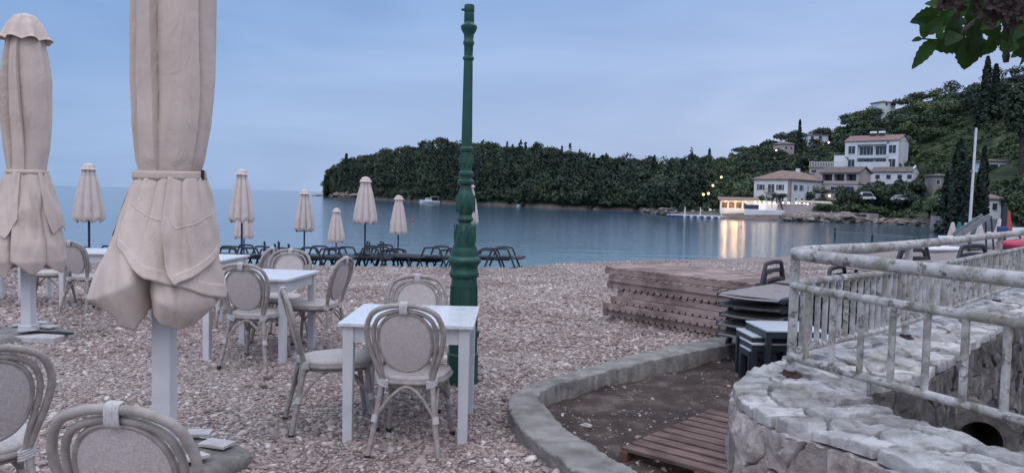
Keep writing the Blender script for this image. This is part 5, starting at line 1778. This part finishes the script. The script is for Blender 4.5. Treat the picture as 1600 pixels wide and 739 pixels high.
m_.lathe([(.036, zz(95)), (.044, zz(93)), (.044, zz(90)), (.034, zz(88)), (.036, zz(72)), (.044, zz(69)), (.044, zz(66)), (.036, zz(63)), (.040, zz(54)), (.058, zz(48)), (.064, zz(44)), (.064, zz(41)), (.044, zz(38)), (.038, zz(35)), (.040, zz(34)), (.040, zz(22)), (.036, zz(21)), (.040, zz(19)), (.040, zz(10)), (.036, zz(8))], 28)
m_.build('capital', MT['iron'], lpz)
m_ = MB(); m_.tube([(-.03, 0, zz(16)), (-.062, 0, zz(16))], .01, 8); m_.build('set_screw', MT['iron'], lpz)

# ================================================================ TABLES AND CHAIRS
def table_proto():
    t = thing('dining_table', '-', 'table', (0, 0, 0), 0, 'white dining tables')
    m_ = MB(); m_.box((0, 0, .738), (.81, .81, .024)); m_.build('table_top', MT['marble'], t, smooth=False, bevel=.004)
    for k in range(4):
        a = k * math.pi / 2
        m_ = MB(); m_.box((math.cos(a) * .352, math.sin(a) * .352, .675), (.024 if k % 2 == 0 else .63, .024 if k % 2 else .63, .10)); m_.build('apron', MT['white_paint'], t, smooth=False, bevel=.002)
    for sx in (-1, 1):
        for sy in (-1, 1):
            m_ = MB(); m_.box((sx * .347, sy * .347, .351), (.066, .066, .75), None, .86); m_.build('leg', MT['white_paint'], t, smooth=False, bevel=.004)
    return t
tp_ = table_proto()
def put_table(x, y, rz, label, first=[True]):
    o = tp_ if first[0] else copy_tree(tp_)
    first[0] = False
    o.location = (x, y, gz(x, y) - .01); o.rotation_euler.z = R(rz); o['label'] = label
put_table(-.62, 4.93, 0, 'nearest white dining table, in front of the green lamp post')
put_table(-2.30, 7.06, -6, 'white dining table behind the nearest one, four chairs round it')
put_table(-3.75, 9.35, -4, 'white dining table mostly hidden behind the big parasol canopy')
put_table(-5.45, 10.2, 4, 'white dining table between the two big taupe parasols')
put_table(-7.0, 10.7, 2, 'far white dining table behind the left parasol')

def chair_proto():
    t = thing('bistro_chair', '-', 'chair', (0, 0, 0), 0, 'rattan look bistro chairs')
    def lean(z): return -.205 - max(0, z - .43) * .24 - max(0, z - .43) ** 2 * .06
    def hoop(pts, r, m_):
        P = [(x, lean(z), z) for x, z in pts]
        m_.tube(cat(P + [(-x, y, z) for x, y, z in reversed(P[:-1])], 7), r, 10)
    m_ = MB()
    hoop([(.148, .40), (.150, .45), (.172, .53), (.202, .62), (.218, .70), (.214, .77), (.176, .845), (.095, .882), (0, .890)], .0155, m_)
    m_.build('outer_hoop', MT['rattan'], t)
    m_ = MB()
    hoop([(.137, .42), (.143, .50), (.164, .60), (.179, .685), (.175, .755), (.145, .815), (.080, .849), (0, .859)], .0125, m_)
    m_.build('inner_hoop', MT['rattan'], t)
    # oval woven back panel and its rim
    cz_, rx_, rz_ = .673, .149, .168
    def el(a, k=1.0):
        ca, sa = math.cos(a), math.sin(a)
        p = 2 / 2.25
        x = math.copysign(abs(ca) ** p, ca) * rx_ * k
        z = cz_ + math.copysign(abs(sa) ** p, sa) * rz_ * k
        return x * (1 + .06 * (z - cz_) / rz_), z
    m_ = MB()
    for s_ in (-.005, .005):
        def fn(u, v, s_=s_):
            x, z = el(2 * math.pi * u, v)
            return (x, lean(z) + s_ - .012 * (1 - v * v), z)
        m_.grid(fn, 40, 6, True)
    bk = m_.build('backrest', MT['weave'], t)
    m_ = MB()
    m_.tube([(lambda q: (q[0], lean(q[1]), q[1]))(el(2 * math.pi * k / 48, 1.02)) for k in range(48)], .0105, 8, True)
    m_.build('rim', MT['rattan'], bk)
    # seat
    def so(a):
        ca, sa = math.cos(a), math.sin(a)
        p = 2 / 3.0
        x = math.copysign(abs(ca) ** p, ca); y = math.copysign(abs(sa) ** p, sa)
        w = .205 + .022 * y
        return x * w, .012 + y * .215
    m_ = MB()
    prof = [(0, .470), (.5, .470), (.85, .466), (.97, .458), (1.0, .447), (.98, .436), (.5, .434), (0, .434)]
    def sf(u, v):
        k, z = prof[round(v * 7)]
        x, y = so(2 * math.pi * u)
        return (x * k, .012 + (y - .012) * k, z)
    m_.grid(sf, 48, 7, True)
    m_.build('seat', MT['weave'], t, ang=60)
    m_ = MB()
    m_.tube([(*so(2 * math.pi * k / 48), .424) for k in range(48)], .0135, 8, True)
    m_.tube([(x * .93, .012 + (y - .012) * .93, .40) for x, y in (so(2 * math.pi * k / 48) for k in range(48))], .0085, 6, True)
    m_.build('seat_frame', MT['rattan'], t)
    feet = []
    for sx in (-1, 1):
        for sy in (-1, 1):
            top = Vector((sx * (.148 if sy < 0 else .165), -.205 if sy < 0 else .175, .425))
            bot = Vector((sx * .205, -.290 if sy < 0 else .235, 0.012))
            mid_ = top.lerp(bot, .5) + Vector((-sx * .006, 0, 0))
            m_ = MB(); m_.tube(cat([top, mid_, bot], 5), .0165, 10); lg = m_.build('leg', MT['rattan'], t)
            m_ = MB(); m_.tube([bot + Vector((0, 0, .014)), bot + Vector((0, 0, -.014))], .0185, 10); m_.build('foot_cap', MT['foot'], lg)
            j = top.lerp(bot, .48)
            m_ = MB()
            dd = (bot - top).normalized()
            for q in range(5): m_.tube([j + dd * (q * .008 - .020), j + dd * (q * .008 - .0125)], .0205, 10)
            m_.build('binding', MT['binding'], lg)
            feet.append((top, bot, j))
    # curved braces between neighbouring legs
    for i, k in ((0, 2), (2, 3), (3, 1), (1, 0)):
        a, b = feet[i][2], feet[k][2]
        mm = (a + b) / 2
        cen = Vector((0, 0.0, 0))
        hi = Vector((mm.x * .86, mm.y * .86, .405))
        q1 = a.lerp(hi, .5) + Vector((0, 0, .035)); q2 = b.lerp(hi, .5) + Vector((0, 0, .035))
        m_ = MB(); m_.tube(cat([a, q1, hi, q2, b], 5), .0095, 8); m_.build('brace', MT['rattan'], t)
    # white cord bindings: hoop top and rear joints
    m_ = MB()
    for q in range(5):
        x = -.018 + q * .009
        z1 = .890
        m_.tube([(x, lean(.876) + math.copysign(abs(math.cos(a)) ** .6, math.cos(a)) * .0185 - (.876 - .876), .8755 + math.copysign(abs(math.sin(a)) ** .6, math.sin(a)) * .033) for a in np.linspace(0, 2 * math.pi, 21)[:-1]], .0050, 6, True)
    m_.build('binding', MT['binding'], t)
    for sx in (-1, 1):
        m_ = MB()
        for q in range(4):
            zq = .412 + q * .011
            m_.tube([(sx * .143 + .029 * math.cos(a), -.2 + .021 * math.sin(a), zq + .012 * math.cos(a) * sx) for a in np.linspace(0, 2 * math.pi, 15)[:-1]], .0062, 6, True)
        m_.build('binding', MT['binding'], t)
    return t
cp = chair_proto()
def put_chair(x, y, face, label, dz=0, first=[True]):
    """face = direction the sitter looks, degrees anticlockwise from +x"""
    o = cp if first[0] else copy_tree(cp)
    first[0] = False
    o.location = (x, y, gz(x, y) + dz - .004); o.rotation_euler.z = R(face - 90); o['label'] = label
put_chair(-.57, 4.57, 86, 'chair at the near side of the nearest table, back towards us')
put_chair(-1.13, 4.93, 21, 'chair seen side-on at the left of the nearest table')
put_chair(-.70, 5.50, -88, 'chair at the far side of the nearest table, only its hoop showing')
put_chair(-2.22, 6.70, 84, 'near-side chair of the second table, back towards us')
put_chair(-1.88, 7.28, 168, 'right-hand chair of the second table, seen from behind at an angle')
put_chair(-2.33, 7.72, -92, 'far-side chair of the second table, its hoop above the table top')
put_chair(-2.98, 8.55, 172, 'chair edge-on behind the second table, leaning right')
put_chair(-5.28, 9.62, 74, 'chair between the two big parasols, back towards us')
put_chair(-5.55, 10.80, -85, 'chair behind the table between the two big parasols')
put_chair(-6.12, 10.15, 8, 'chair half hidden behind the left parasol canopy')
put_chair(-1.065, 2.44, 84, 'nearest chair at the bottom edge, only the rounded back in view')
put_chair(-2.20, 3.14, 131, 'chair cut off by the left edge, turned to the left')

# ================================================================ BIG FURLED PARASOLS
def mast(t, zt, w=.10):
    m_ = MB(); m_.box((0, 0, zt / 2 - .1), (w, w, zt + .2)); return m_.build('mast', MT['white_paint'], t, smooth=False, bevel=.008)
def base(t, r, cx, cy):
    m_ = MB()
    m_.lathe([(r * .96, -.06), (r, .02), (r * .97, .055), (r * .86, .075), (r * .5, .082), (r * .2, .084)], 40, (cx, cy, 0), lambda a, z: 1 + .05 * math.sin(3 * a + 1) + .03 * math.sin(8 * a) + .02 * mnoise.noise((math.cos(a) * 4, math.sin(a) * 4, z * 30)))
    m_.build('concrete_base', MT['concrete'], t, ang=50)
    for k, (x, y, sx, sy, a) in enumerate(((-.12, .16, .16, .10, .4), (.13, .10, .17, .11, -.3), (-.02, .25, .14, .09, .1), (.10, -.12, .15, .10, .8))):
        m_ = MB(); m_.box((cx + x * r / .3, cy + y * r / .3, .098 + .004 * k), (sx, sy, .018), Matrix.Rotation(a, 3, 'Z') @ Matrix.Rotation(.06 * (k % 3 - 1), 3, 'X')); m_.build('ballast_slab', MT['slab'], t, smooth=False, bevel=.003)
    m_ = MB(); m_.box((0, 0, .09), (.135, .135, .10)); m_.build('socket', MT['white_paint'], t, smooth=False, bevel=.006)
def furled(t, prof, npl, seed, strap_z, strap_r, skirt_z, cx=lambda z: 0, cuts=None):
    """prof: z -> (radius, pleat depth) from the strap upwards"""
    zs = [p[0] for p in prof]; rs = [p[1] for p in prof]; ds = [p[2] for p in prof]
    m_ = MB()
    z0, z1 = strap_z - .02, zs[-1]
    rnd = random.Random(seed)
    if cuts is None:
        cuts = [0.0]
        for k in range(npl): cuts.append(cuts[-1] + rnd.uniform(.65, 1.35))
        cuts = [c / cuts[-1] for c in cuts]
    npl = len(cuts) - 1
    def fold(u, z):
        u = (u + .020 * math.sin(z * 2.1 + seed) + .018 * mnoise.noise((math.cos(u * 6.283) * 1.5, math.sin(u * 6.283) * 1.5, z * 1.3 + seed))) % 1.0
        for i in range(npl):
            if cuts[i] <= u <= cuts[i + 1]:
                f = (u - cuts[i]) / (cuts[i + 1] - cuts[i])
                break
        rise = min(1, f / .955)
        a = .25 + .75 * rise ** .55
        if f > .955: a = 1 - (f - .955) / .045 * .75
        return a - .62
    def fn(u, v):
        z = z0 + (z1 - z0) * v
        a = 2 * math.pi * u
        r = interp(z, zs, rs); d = interp(z, zs, ds)
        w = mnoise.noise((math.cos(a) * 1.1, math.sin(a) * 1.1, z * 2.3 + seed)) * .05 + mnoise.noise((math.cos(a) * 3, math.sin(a) * 3, z * 5 + seed)) * .022
        r = r * (1 + d * fold(u, z) + w)
        return (cx(z) + r * math.cos(a), r * math.sin(a), z)
    m_.grid(fn, 400, 90, True)
    return m_, fold
X2 = lambda px, y=4.1: (px - 800) / 1200 * y

# the nearer, bigger one
PX, PY = X2(256, 4.1), 4.1
bp2 = thing('large_parasol', 'big furled taupe parasol filling the left foreground, its top out of view', 'parasol', (PX, PY, 0), R(0), 'large furled taupe parasols')
mast(bp2, 3.3); base(bp2, .34, .10, -.02)
# the cloth bundle leans: its upper part hangs right of the mast
c2 = lambda z: interp(z, [.7, 1.1, 1.55, 2.0, 2.6], [-.035, -.022, .028, .052, .058])
prof = [(1.50, .150, .10), (1.60, .152, .12), (1.66, .163, .22), (1.85, .180, .32), (2.1, .188, .36), (2.5, .189, .36), (2.9, .17, .32), (3.15, .14, .25), (3.3, .08, .15)]
m_, _f = furled(bp2, prof, 6, 3, 1.575, .165, 0, c2, [0, .12, .262, .43, .592, .764, .93, 1.0])
SKR = ([.70, .78, .85, .93, 1.05, 1.2, 1.4, 1.50, 1.56, 1.59], [.268, .296, .326, .338, .306, .258, .208, .184, .166, .158])
QF = -math.pi / 2 + math.atan2(1.86, 4.1)   # the side that faces the terrace
def smooth_interp(x, xs_, ys_):
    if x <= xs_[0]: return ys_[0]
    for (xa, ya), (xb, yb) in zip(zip(xs_, ys_), zip(xs_[1:], ys_[1:])):
        if x <= xb:
            f = (x - xa) / (xb - xa); f = .5 * f + .5 * f * f * (3 - 2 * f)
            return ya + (yb - ya) * f
    return ys_[-1]
def sheet_fold(m_, d0, d1, hem, ex, nu, curl=(), seed=2.0, sc=1.0, skr=None, zt=1.588, cx=None, qf=None, knee=None, tuck=.3, v0=0.0, v1=1.0, nv=60):
    skr = skr or SKR; cx = cx or c2; qf = QF if qf is None else qf
    """cloth hanging from the strap between two angles; hem = [(angle, z)], ex = lift off the layer below, curl = edges tucked in"""
    hx, hz = [h[0] for h in hem], [h[1] for h in hem]
    def fn(u, v):
        d = d0 + (d1 - d0) * u
        v = v0 + (v1 - v0) * v
        he = smooth_interp(d, hx, hz)
        z = zt + (he - zt) * v
        r = interp(z, *skr) * sc
        if knee:
            zk = interp(d, [k[0] for k in knee], [k[1] for k in knee])
            f = max(0, (v - .7) / .3)
            z = zt + (zk - zt) * v / .7 if v <= .7 else zk + (he - zk) * f
            r = interp(max(z, zk), *skr) * sc * (1 - tuck * f ** 1.2)
        a = d + qf
        r *= 1 + .05 * mnoise.noise((math.cos(a) * 1.6, math.sin(a) * 1.6, z * 3.1 + seed)) + .025 * mnoise.noise((math.cos(a) * 4.5, math.sin(a) * 4.5, z * 6 + seed)) * min(1, v * 2)
        g_ = mnoise.noise((a * 2.6, seed, .3))
        r *= 1 + .10 * (1 - v) ** 1.5 * (abs(math.sin(5.5 * a + seed + g_ * 2)) ** .6 - .5) * (1 if v > .06 else v * 16)
        r *= 1 + .022 * math.sin(14 * (a * .8 + z * 1.4) + g_ * 5) * math.sin(math.pi * v)
        for dc, wd_, k in curl:
            r *= 1 - k * math.exp(-((d - dc) / wd_) ** 2) * min(1, max(0, (zt - .24 - z) / .25))
        r += ex * min(1, .25 + v)
        return (cx(z) + r * math.cos(a), r * math.sin(a), z)
    m_.grid(fn, nu, nv)
# inner layer: two lobes with a slit left of the front
sheet_fold(m_, -3.4, -.235, [(-3.4, .86), (-2.6, .80), (-2.0, .86), (-1.57, .905), (-1.2, .85), (-.85, .80), (-.52, .785), (-.36, .84), (-.235, .94)], -.004, 200, ((-.235, .12, .34),), 2.0, knee=[(-3.4, .95), (-2.2, .97), (-1.57, .925), (-1.1, .945), (-.6, 1.0), (-.235, 1.06)], tuck=.27)
sheet_fold(m_, -.185, 2.95, [(-.185, .93), (-.10, .86), (.08, .815), (.40, .785), (.75, .80), (1.05, .85), (1.3, .91), (1.6, .88), (2.2, .80), (2.95, .87)], -.012, 200, ((-.185, .12, .26),), 4.0, knee=[(-.185, .98), (.2, .90), (.7, .885), (1.1, .905), (1.35, .95), (1.8, .96), (2.95, .95)], tuck=.20)
# outer layer with a slanting hem band, then the flap folded over it at the right
H_OUT = [(-.95, 1.24), (-.80, 1.20), (-.20, 1.055), (.20, 1.02), (.85, .945), (1.2, .925), (1.35, .95), (1.62, 1.15)]
H_FLAP = [(-.06, 1.30), (.12, 1.06), (.20, 1.025), (.30, 1.04), (1.25, 1.17), (1.55, 1.30)]
H_BACK = [(2.0, 1.22), (2.8, 1.02), (3.6, 1.06), (4.5, 1.26)]
sheet_fold(m_, -.95, 1.62, H_OUT, .010, 150)
sheet_fold(m_, -.06, 1.55, H_FLAP, .034, 110)
sheet_fold(m_, 2.0, 4.5, H_BACK, .012, 90)
# stitched hems and a seam, doubled cloth standing slightly proud
sheet_fold(m_, -.93, 1.60, H_OUT, .0125, 150, v0=.885, nv=5)
sheet_fold(m_, -.02, 1.52, H_FLAP, .0365, 110, v0=.91, nv=5)
sheet_fold(m_, .02, 1.50, H_FLAP, .0355, 110, v0=.50, v1=.515, nv=2)
sheet_fold(m_, -.90, .0, H_OUT, .0115, 80, v0=.44, v1=.455, nv=2)
cn = m_.build('canopy', MT['canvas'], bp2, ang=42)
sm = cn.modifiers.new('cloth thickness', 'SOLIDIFY'); sm.thickness = .003
m_ = MB()
m_.grid(lambda u, v: (c2(1.58) + .182 * math.cos(2 * math.pi * u) * (1 + .012 * math.sin(14 * math.pi * u)), .182 * math.sin(2 * math.pi * u) * (1 + .012 * math.sin(14 * math.pi * u)), 1.557 + .045 * v + .006 * math.sin(2 * math.pi * u)), 64, 3, True)
st = m_.build('tie_strap', MT['canvas'], bp2)
sm = st.modifiers.new('thickness', 'SOLIDIFY'); sm.thickness = .006
m_ = MB(); m_.box((c2(1.58) + .183, -.02, 1.583), (.012, .02, .05)); m_.build('buckle', MT['black_strap'], st, smooth=False)
# rough stone lying on its base
m_ = MB(); p = G(312, 702, .0); m_.blob((p.x + .10, p.y - .12, .02), (.11, .09, .055), 5, 3, .5, 1.8)
tag(m_.build('base_stone', MT['concrete'], ang=40), 'rough grey stone lying at the foot of the big parasol', 'stone')

# the farther one at the left
PX1, PY1 = X2(42, 7.65), 7.65
bp1 = thing('large_parasol', 'furled taupe parasol with rounded vent cap at the left edge', 'parasol', (PX1, PY1, gz(PX1, PY1)), R(20), 'large furled taupe parasols')
mast(bp1, 3.1); base(bp1, .38, -.05, .0)
def zp(y): return D(42, y, 7.65).z
prof = [(zp(266), .164, .10), (zp(255), .166, .16), (zp(225), .180, .34), (zp(180), .190, .46), (zp(120), .190, .46), (zp(85), .172, .38), (zp(60), .15, .3), (zp(40), .10, .2)]
m_, _f = furled(bp1, prof, 7, 8, zp(264), .185, 0)
bp1.rotation_euler.z = 0
Q1 = -math.pi / 2 + math.atan2(4.83, 7.65)
ZT = zp(262)
SK1 = ([.55, .66, .79, .95, 1.11, 1.30, 1.43, ZT - .06, ZT], [.25, .295, .335, .325, .292, .262, .232, .186, .172])
c1 = lambda z: interp(z, [.6, 1.6], [.01, 0])
kw = dict(skr=SK1, zt=ZT, cx=c1, qf=Q1)
sheet_fold(m_, -3.2, -.42, [(-3.2, .72), (-2.2, .66), (-1.45, .74), (-.80, .625), (-.42, .78)], -.008, 170, ((-.42, .12, .18),), 7.0, **kw)
sheet_fold(m_, -.45, .50, [(-.45, .80), (.10, .665), (.50, .77)], .004, 90, ((.5, .10, .12),), 9.0, **kw)
sheet_fold(m_, .44, 3.15, [(.44, .77), (.80, .70), (1.25, .66), (1.7, .73), (2.5, .67), (3.15, .72)], -.004, 170, ((.44, .10, .15),), 3.0, **kw)
sheet_fold(m_, -2.0, -.30, [(-2.0, 1.10), (-1.5, 1.06), (-1.0, 1.10), (-.62, 1.02), (-.30, 1.20)], .018, 80, (), 7.0, **kw)
sheet_fold(m_, .50, 2.1, [(.50, 1.26), (.72, 1.06), (1.2, 1.13), (1.6, 1.08), (2.1, 1.16)], .018, 80, (), 7.0, **kw)
cn = m_.build('canopy', MT['canvas'], bp1, ang=42)
sm = cn.modifiers.new('cloth thickness', 'SOLIDIFY'); sm.thickness = .003
m_ = MB()
def capf(u, v):
    a = 2 * math.pi * u
    f = v
    r = interp(f, [0, .12, .45, .8, 1.0], [.218, .196, .152, .092, .02])
    z = zp(59) + (zp(17) - zp(59)) * interp(f, [0, .12, .45, .8, 1], [0, .1, .55, .9, 1.0])
    r *= 1 + .13 * math.sin(7 * a + .5) * (1 - f) + .03 * math.sin(5 * a)
    return (r * math.cos(a), r * math.sin(a), z + .012 * math.sin(8 * a + 1.6) * (1 - f))
m_.grid(capf, 128, 24, True)
cp1 = m_.build('vent_cap', MT['canvas'], bp1)
sm = cp1.modifiers.new('cloth thickness', 'SOLIDIFY'); sm.thickness = .003
m_ = MB()
m_.grid(lambda u, v: (.190 * math.cos(2 * math.pi * u), .190 * math.sin(2 * math.pi * u), zp(268) + .045 * v), 64, 2, True)
st = m_.build('tie_strap', MT['canvas'], bp1)
sm = st.modifiers.new('thickness', 'SOLIDIFY'); sm.thickness = .006
# a black strap and a flat pale slab lying beside its base
p = G(70, 529, .0)
t = thing('ground_slab', 'flat pale slab with black strap lying right of the left parasol', 'slab', (p.x, p.y, gz(p.x, p.y)), R(-4))
m_ = MB(); m_.box((0, 0, .03), (.42, .34, .06)); m_.build('slab', MT['slab'], t, smooth=False, bevel=.01)
m_ = MB(); m_.bar((-.2, .05, .072), (.27, .02, .072), .05, .018); m_.build('strap', MT['black_strap'], t, smooth=False)

# ================================================================ LEAFY BRANCH HANGING IN AT THE TOP RIGHT
br = thing('leafy_branch', 'dark leafy branch with dried reddish flowers hanging in at the top right corner', 'branch', D(1600, -30, 2.5))
bo = br.location.copy()
def bl(px, py, Y): return D(px, py, Y) - bo
m_ = MB()
m_.tube(cat([bl(1760, -120, 2.6), bl(1660, -40, 2.55), bl(1580, 10, 2.5), bl(1530, 30, 2.45), bl(1500, 52, 2.42), bl(1470, 62, 2.4), bl(1440, 61, 2.38)], 6), [.012] * 12 + [.008] * 13 + [.004] * 6 + [.0025] * 6, 7)
m_.tube(cat([bl(1580, 10, 2.5), bl(1575, 50, 2.5), bl(1572, 90, 2.5)], 5), .004, 6)
m_.tube(cat([bl(1600, 0, 2.6), bl(1620, 50, 2.6), bl(1600, 75, 2.6)], 5), .004, 6)
m_.build('twig', MT['bark'], br)
def leafpatch(c, L, W, ax, up, lobes=0):
    """a curved serrated leaf from c along ax"""
    ax = Vector(ax).normalized(); n = Vector(up)
    n = (n - ax * n.dot(ax)).normalized(); s_ = ax.cross(n)
    vs, fs = [], []
    nv = 12
    for i in range(nv + 1):
        f = i / nv
        w = W * (math.sin(math.pi * f ** .72) ** .8) * (1 + (.12 if i % 2 else -.05)) * .5 + .0008
        dr = -.18 * L * f * f
        c0 = Vector(c) + ax * L * f + n * dr
        vs += [c0 - s_ * w + n * w * .35, c0, c0 + s_ * w + n * w * .35]
    for i in range(nv):
        fs += [(i * 3, i * 3 + 1, i * 3 + 4, i * 3 + 3), (i * 3 + 1, i * 3 + 2, i * 3 + 5, i * 3 + 4)]
    return vs, fs
m_ = MB()
spec = [  # px, py, depth, length px, width px, direction (degrees in view, 0 = right, 90 = up)
    (1460, 62, 2.40, 52, 20, 236), (1462, 60, 2.38, 30, 20, 62), (1445, 60, 2.38, 24, 13, 110), (1440, 61, 2.38, 14, 8, 190), (1450, 55, 2.37, 36, 18, 58),
    (1475, 40, 2.42, 44, 22, 168), (1468, 22, 2.44, 42, 26, 195), (1480, 15, 2.46, 34, 24, 160), (1482, 64, 2.42, 34, 24, 75), (1488, 30, 2.43, 40, 14, 40),
    (1500, 60, 2.42, 44, 34, 200), (1512, 58, 2.42, 50, 44, 278), (1530, 55, 2.44, 42, 30, 250), (1500, 40, 2.43, 30, 22, 220)]
rl_ = random.Random(5)
for k in range(150):
    x = rl_.uniform(1488, 1650); y = rl_.uniform(-40, 66) + (x - 1540) * .10
    spec.append((x, min(y, 72), rl_.uniform(2.35, 2.75), rl_.uniform(18, 40), rl_.uniform(11, 27), rl_.uniform(200, 340)))
for px, py, Y, L, W, dg in spec:
    s_ = Y / 1200
    a = R(dg)
    ax = Vector((math.cos(a), rl_.uniform(-.3, .3), math.sin(a)))
    m_.add(*leafpatch(bl(px, py, Y), L * s_, W * s_, ax, (rl_.uniform(-.5, .5), -1, rl_.uniform(-.2, .7))))
m_.build('leaves', MT['fleaf'], br)
for cx_, cy_, sx_, sy_, cnt in ((1490, 3, 10, 6, 60), (1572, 16, 24, 14, 170)):
    m_ = MB()
    for k in range(cnt):
        x, y = rl_.gauss(cx_, sx_), rl_.gauss(cy_, sy_)
        s_ = 2.4 / 1200
        a = rl_.uniform(0, 6.28)
        m_.add(*leafpatch(bl(x, y, rl_.uniform(2.28, 2.36)), 9 * s_, 8 * s_, (math.cos(a), rl_.uniform(-.6, .6), math.sin(a)), (rl_.uniform(-.5, .5), -1, rl_.uniform(-.5, .5))))
    m_.build('dried_flower_cluster', MT['dry'], br)
m_ = MB(); m_.tube([bl(1572, 78, 2.5), bl(1572, 88, 2.5), bl(1572, 98, 2.5)], [.008, .012, .008], 10); m_.build('fruit', MT['dry'], br)

# ================================================================ SHINGLE
def pebbles(name, n, zmin, zmax, size, sub, mat, power=0.0, region=None, flatz=(.35, .7), zfun=None, bury=.35):
    iv, if_ = ICO[sub]
    iv = np.array(iv); if_ = np.array(if_)
    # depth sampled so that coverage stays even in the picture
    u = rng.uniform(0, 1, n)
    zz_ = (zmin ** (1 - power) + u * (zmax ** (1 - power) - zmin ** (1 - power))) ** (1 / (1 - power)) if abs(power - 1) > 1e-6 else zmin * (zmax / zmin) ** u
    x = rng.uniform(-.74, .74, n) * zz_
    P = np.stack([x, zz_], 1)
    if region is None:
        k = ~inpoly(P, DIRT) & ~inpoly(P, KERB) & ~inpoly(P, CHAN) & ~inpoly(P, WOUT + WIN[::-1])
        k &= P[:, 1] < np.interp(P[:, 0], CREST[:, 0], CREST[:, 1]) + 1.5
    else:
        k = region(P)
    P = P[k]; n = len(P)
    z = ground_z(P[:, 0], P[:, 1]) + bumpy(P[:, 0], P[:, 1]) if zfun is None else zfun(P)
    patch = np.array([mnoise.noise((x * .55, y * .55, 7)) + .5 * mnoise.noise((x * 1.7, y * 1.7, 9)) for x, y in P])
    s = size[0] * np.exp(rng.normal(0, size[1], n)) * np.clip(P[:, 1] / 6.0, 1, 1.9) * (1 + .38 * np.clip(patch, -.8, .9))
    s = np.where(rng.uniform(0, 1, n) < .008, s * 2.1, s)
    s = np.clip(s, size[0] * .35, size[0] * 3.6)
    sc_ = np.stack([s * rng.uniform(.9, 1.5, n), s * rng.uniform(.7, 1.05, n), s * rng.uniform(*flatz, n)], 1)
    a = rng.uniform(0, 2 * np.pi, n); b = rng.normal(0, .22, n); c = rng.normal(0, .22, n)
    ca, sa = np.cos(a), np.sin(a)
    V = iv[None] * (1 + rng.uniform(-.16, .16, (n, len(iv), 1)))
    V = V * sc_[:, None]
    Z2 = V[..., 2] + V[..., 0] * b[:, None] + V[..., 1] * c[:, None]
    X2_ = V[..., 0] * ca[:, None] - V[..., 1] * sa[:, None]
    Y2 = V[..., 0] * sa[:, None] + V[..., 1] * ca[:, None]
    W = np.stack([X2_ + P[:, 0:1], Y2 + P[:, 1:2], Z2 + (z + sc_[:, 2] * bury)[:, None]], -1).reshape(-1, 3)
    F = (if_[None] + (np.arange(n) * len(iv))[:, None, None]).reshape(-1, 3)
    return npmesh(name, W, F, mat, True)
tag(pebbles('beach_pebbles', 30000, 2.0, 4.6, (.0093, .42), 2, MT['pebble'], 0.2), kind='stuff')
tag(pebbles('shingle_spread', 140000, 4.4, 24.5, (.0102, .42), 1, MT['pebble'], 0.60), kind='stuff')
tag(pebbles('stray_pebbles', 9000, 3.0, 9.5, (.0055, .5), 1, MT['pebble'], 0.2, lambda P: inpoly(P, DIRT), zfun=lambda P: np.array([-.03 + .04 * mnoise.noise((x * 2.2, y * 2.2, 0)) + .018 * mnoise.noise((x * 7, y * 7, 0)) for x, y in P])), kind='stuff')
for px, py, r, lab in ((888, 728, .030, 'round white cobble at the outer foot of the kerb'), (916, 668, .030, 'flat white stone on the dark soil')):
    p = G(px, py, 0 if px < 900 else -.03)
    m_ = MB(); m_.blob((p.x, p.y, p.z + .015), (r * 1.3, r, r * (.95 if px < 900 else .5)), int(px), 3, .3)
    tag(m_.build('loose_stone', MT['flag']), lab, 'stone')
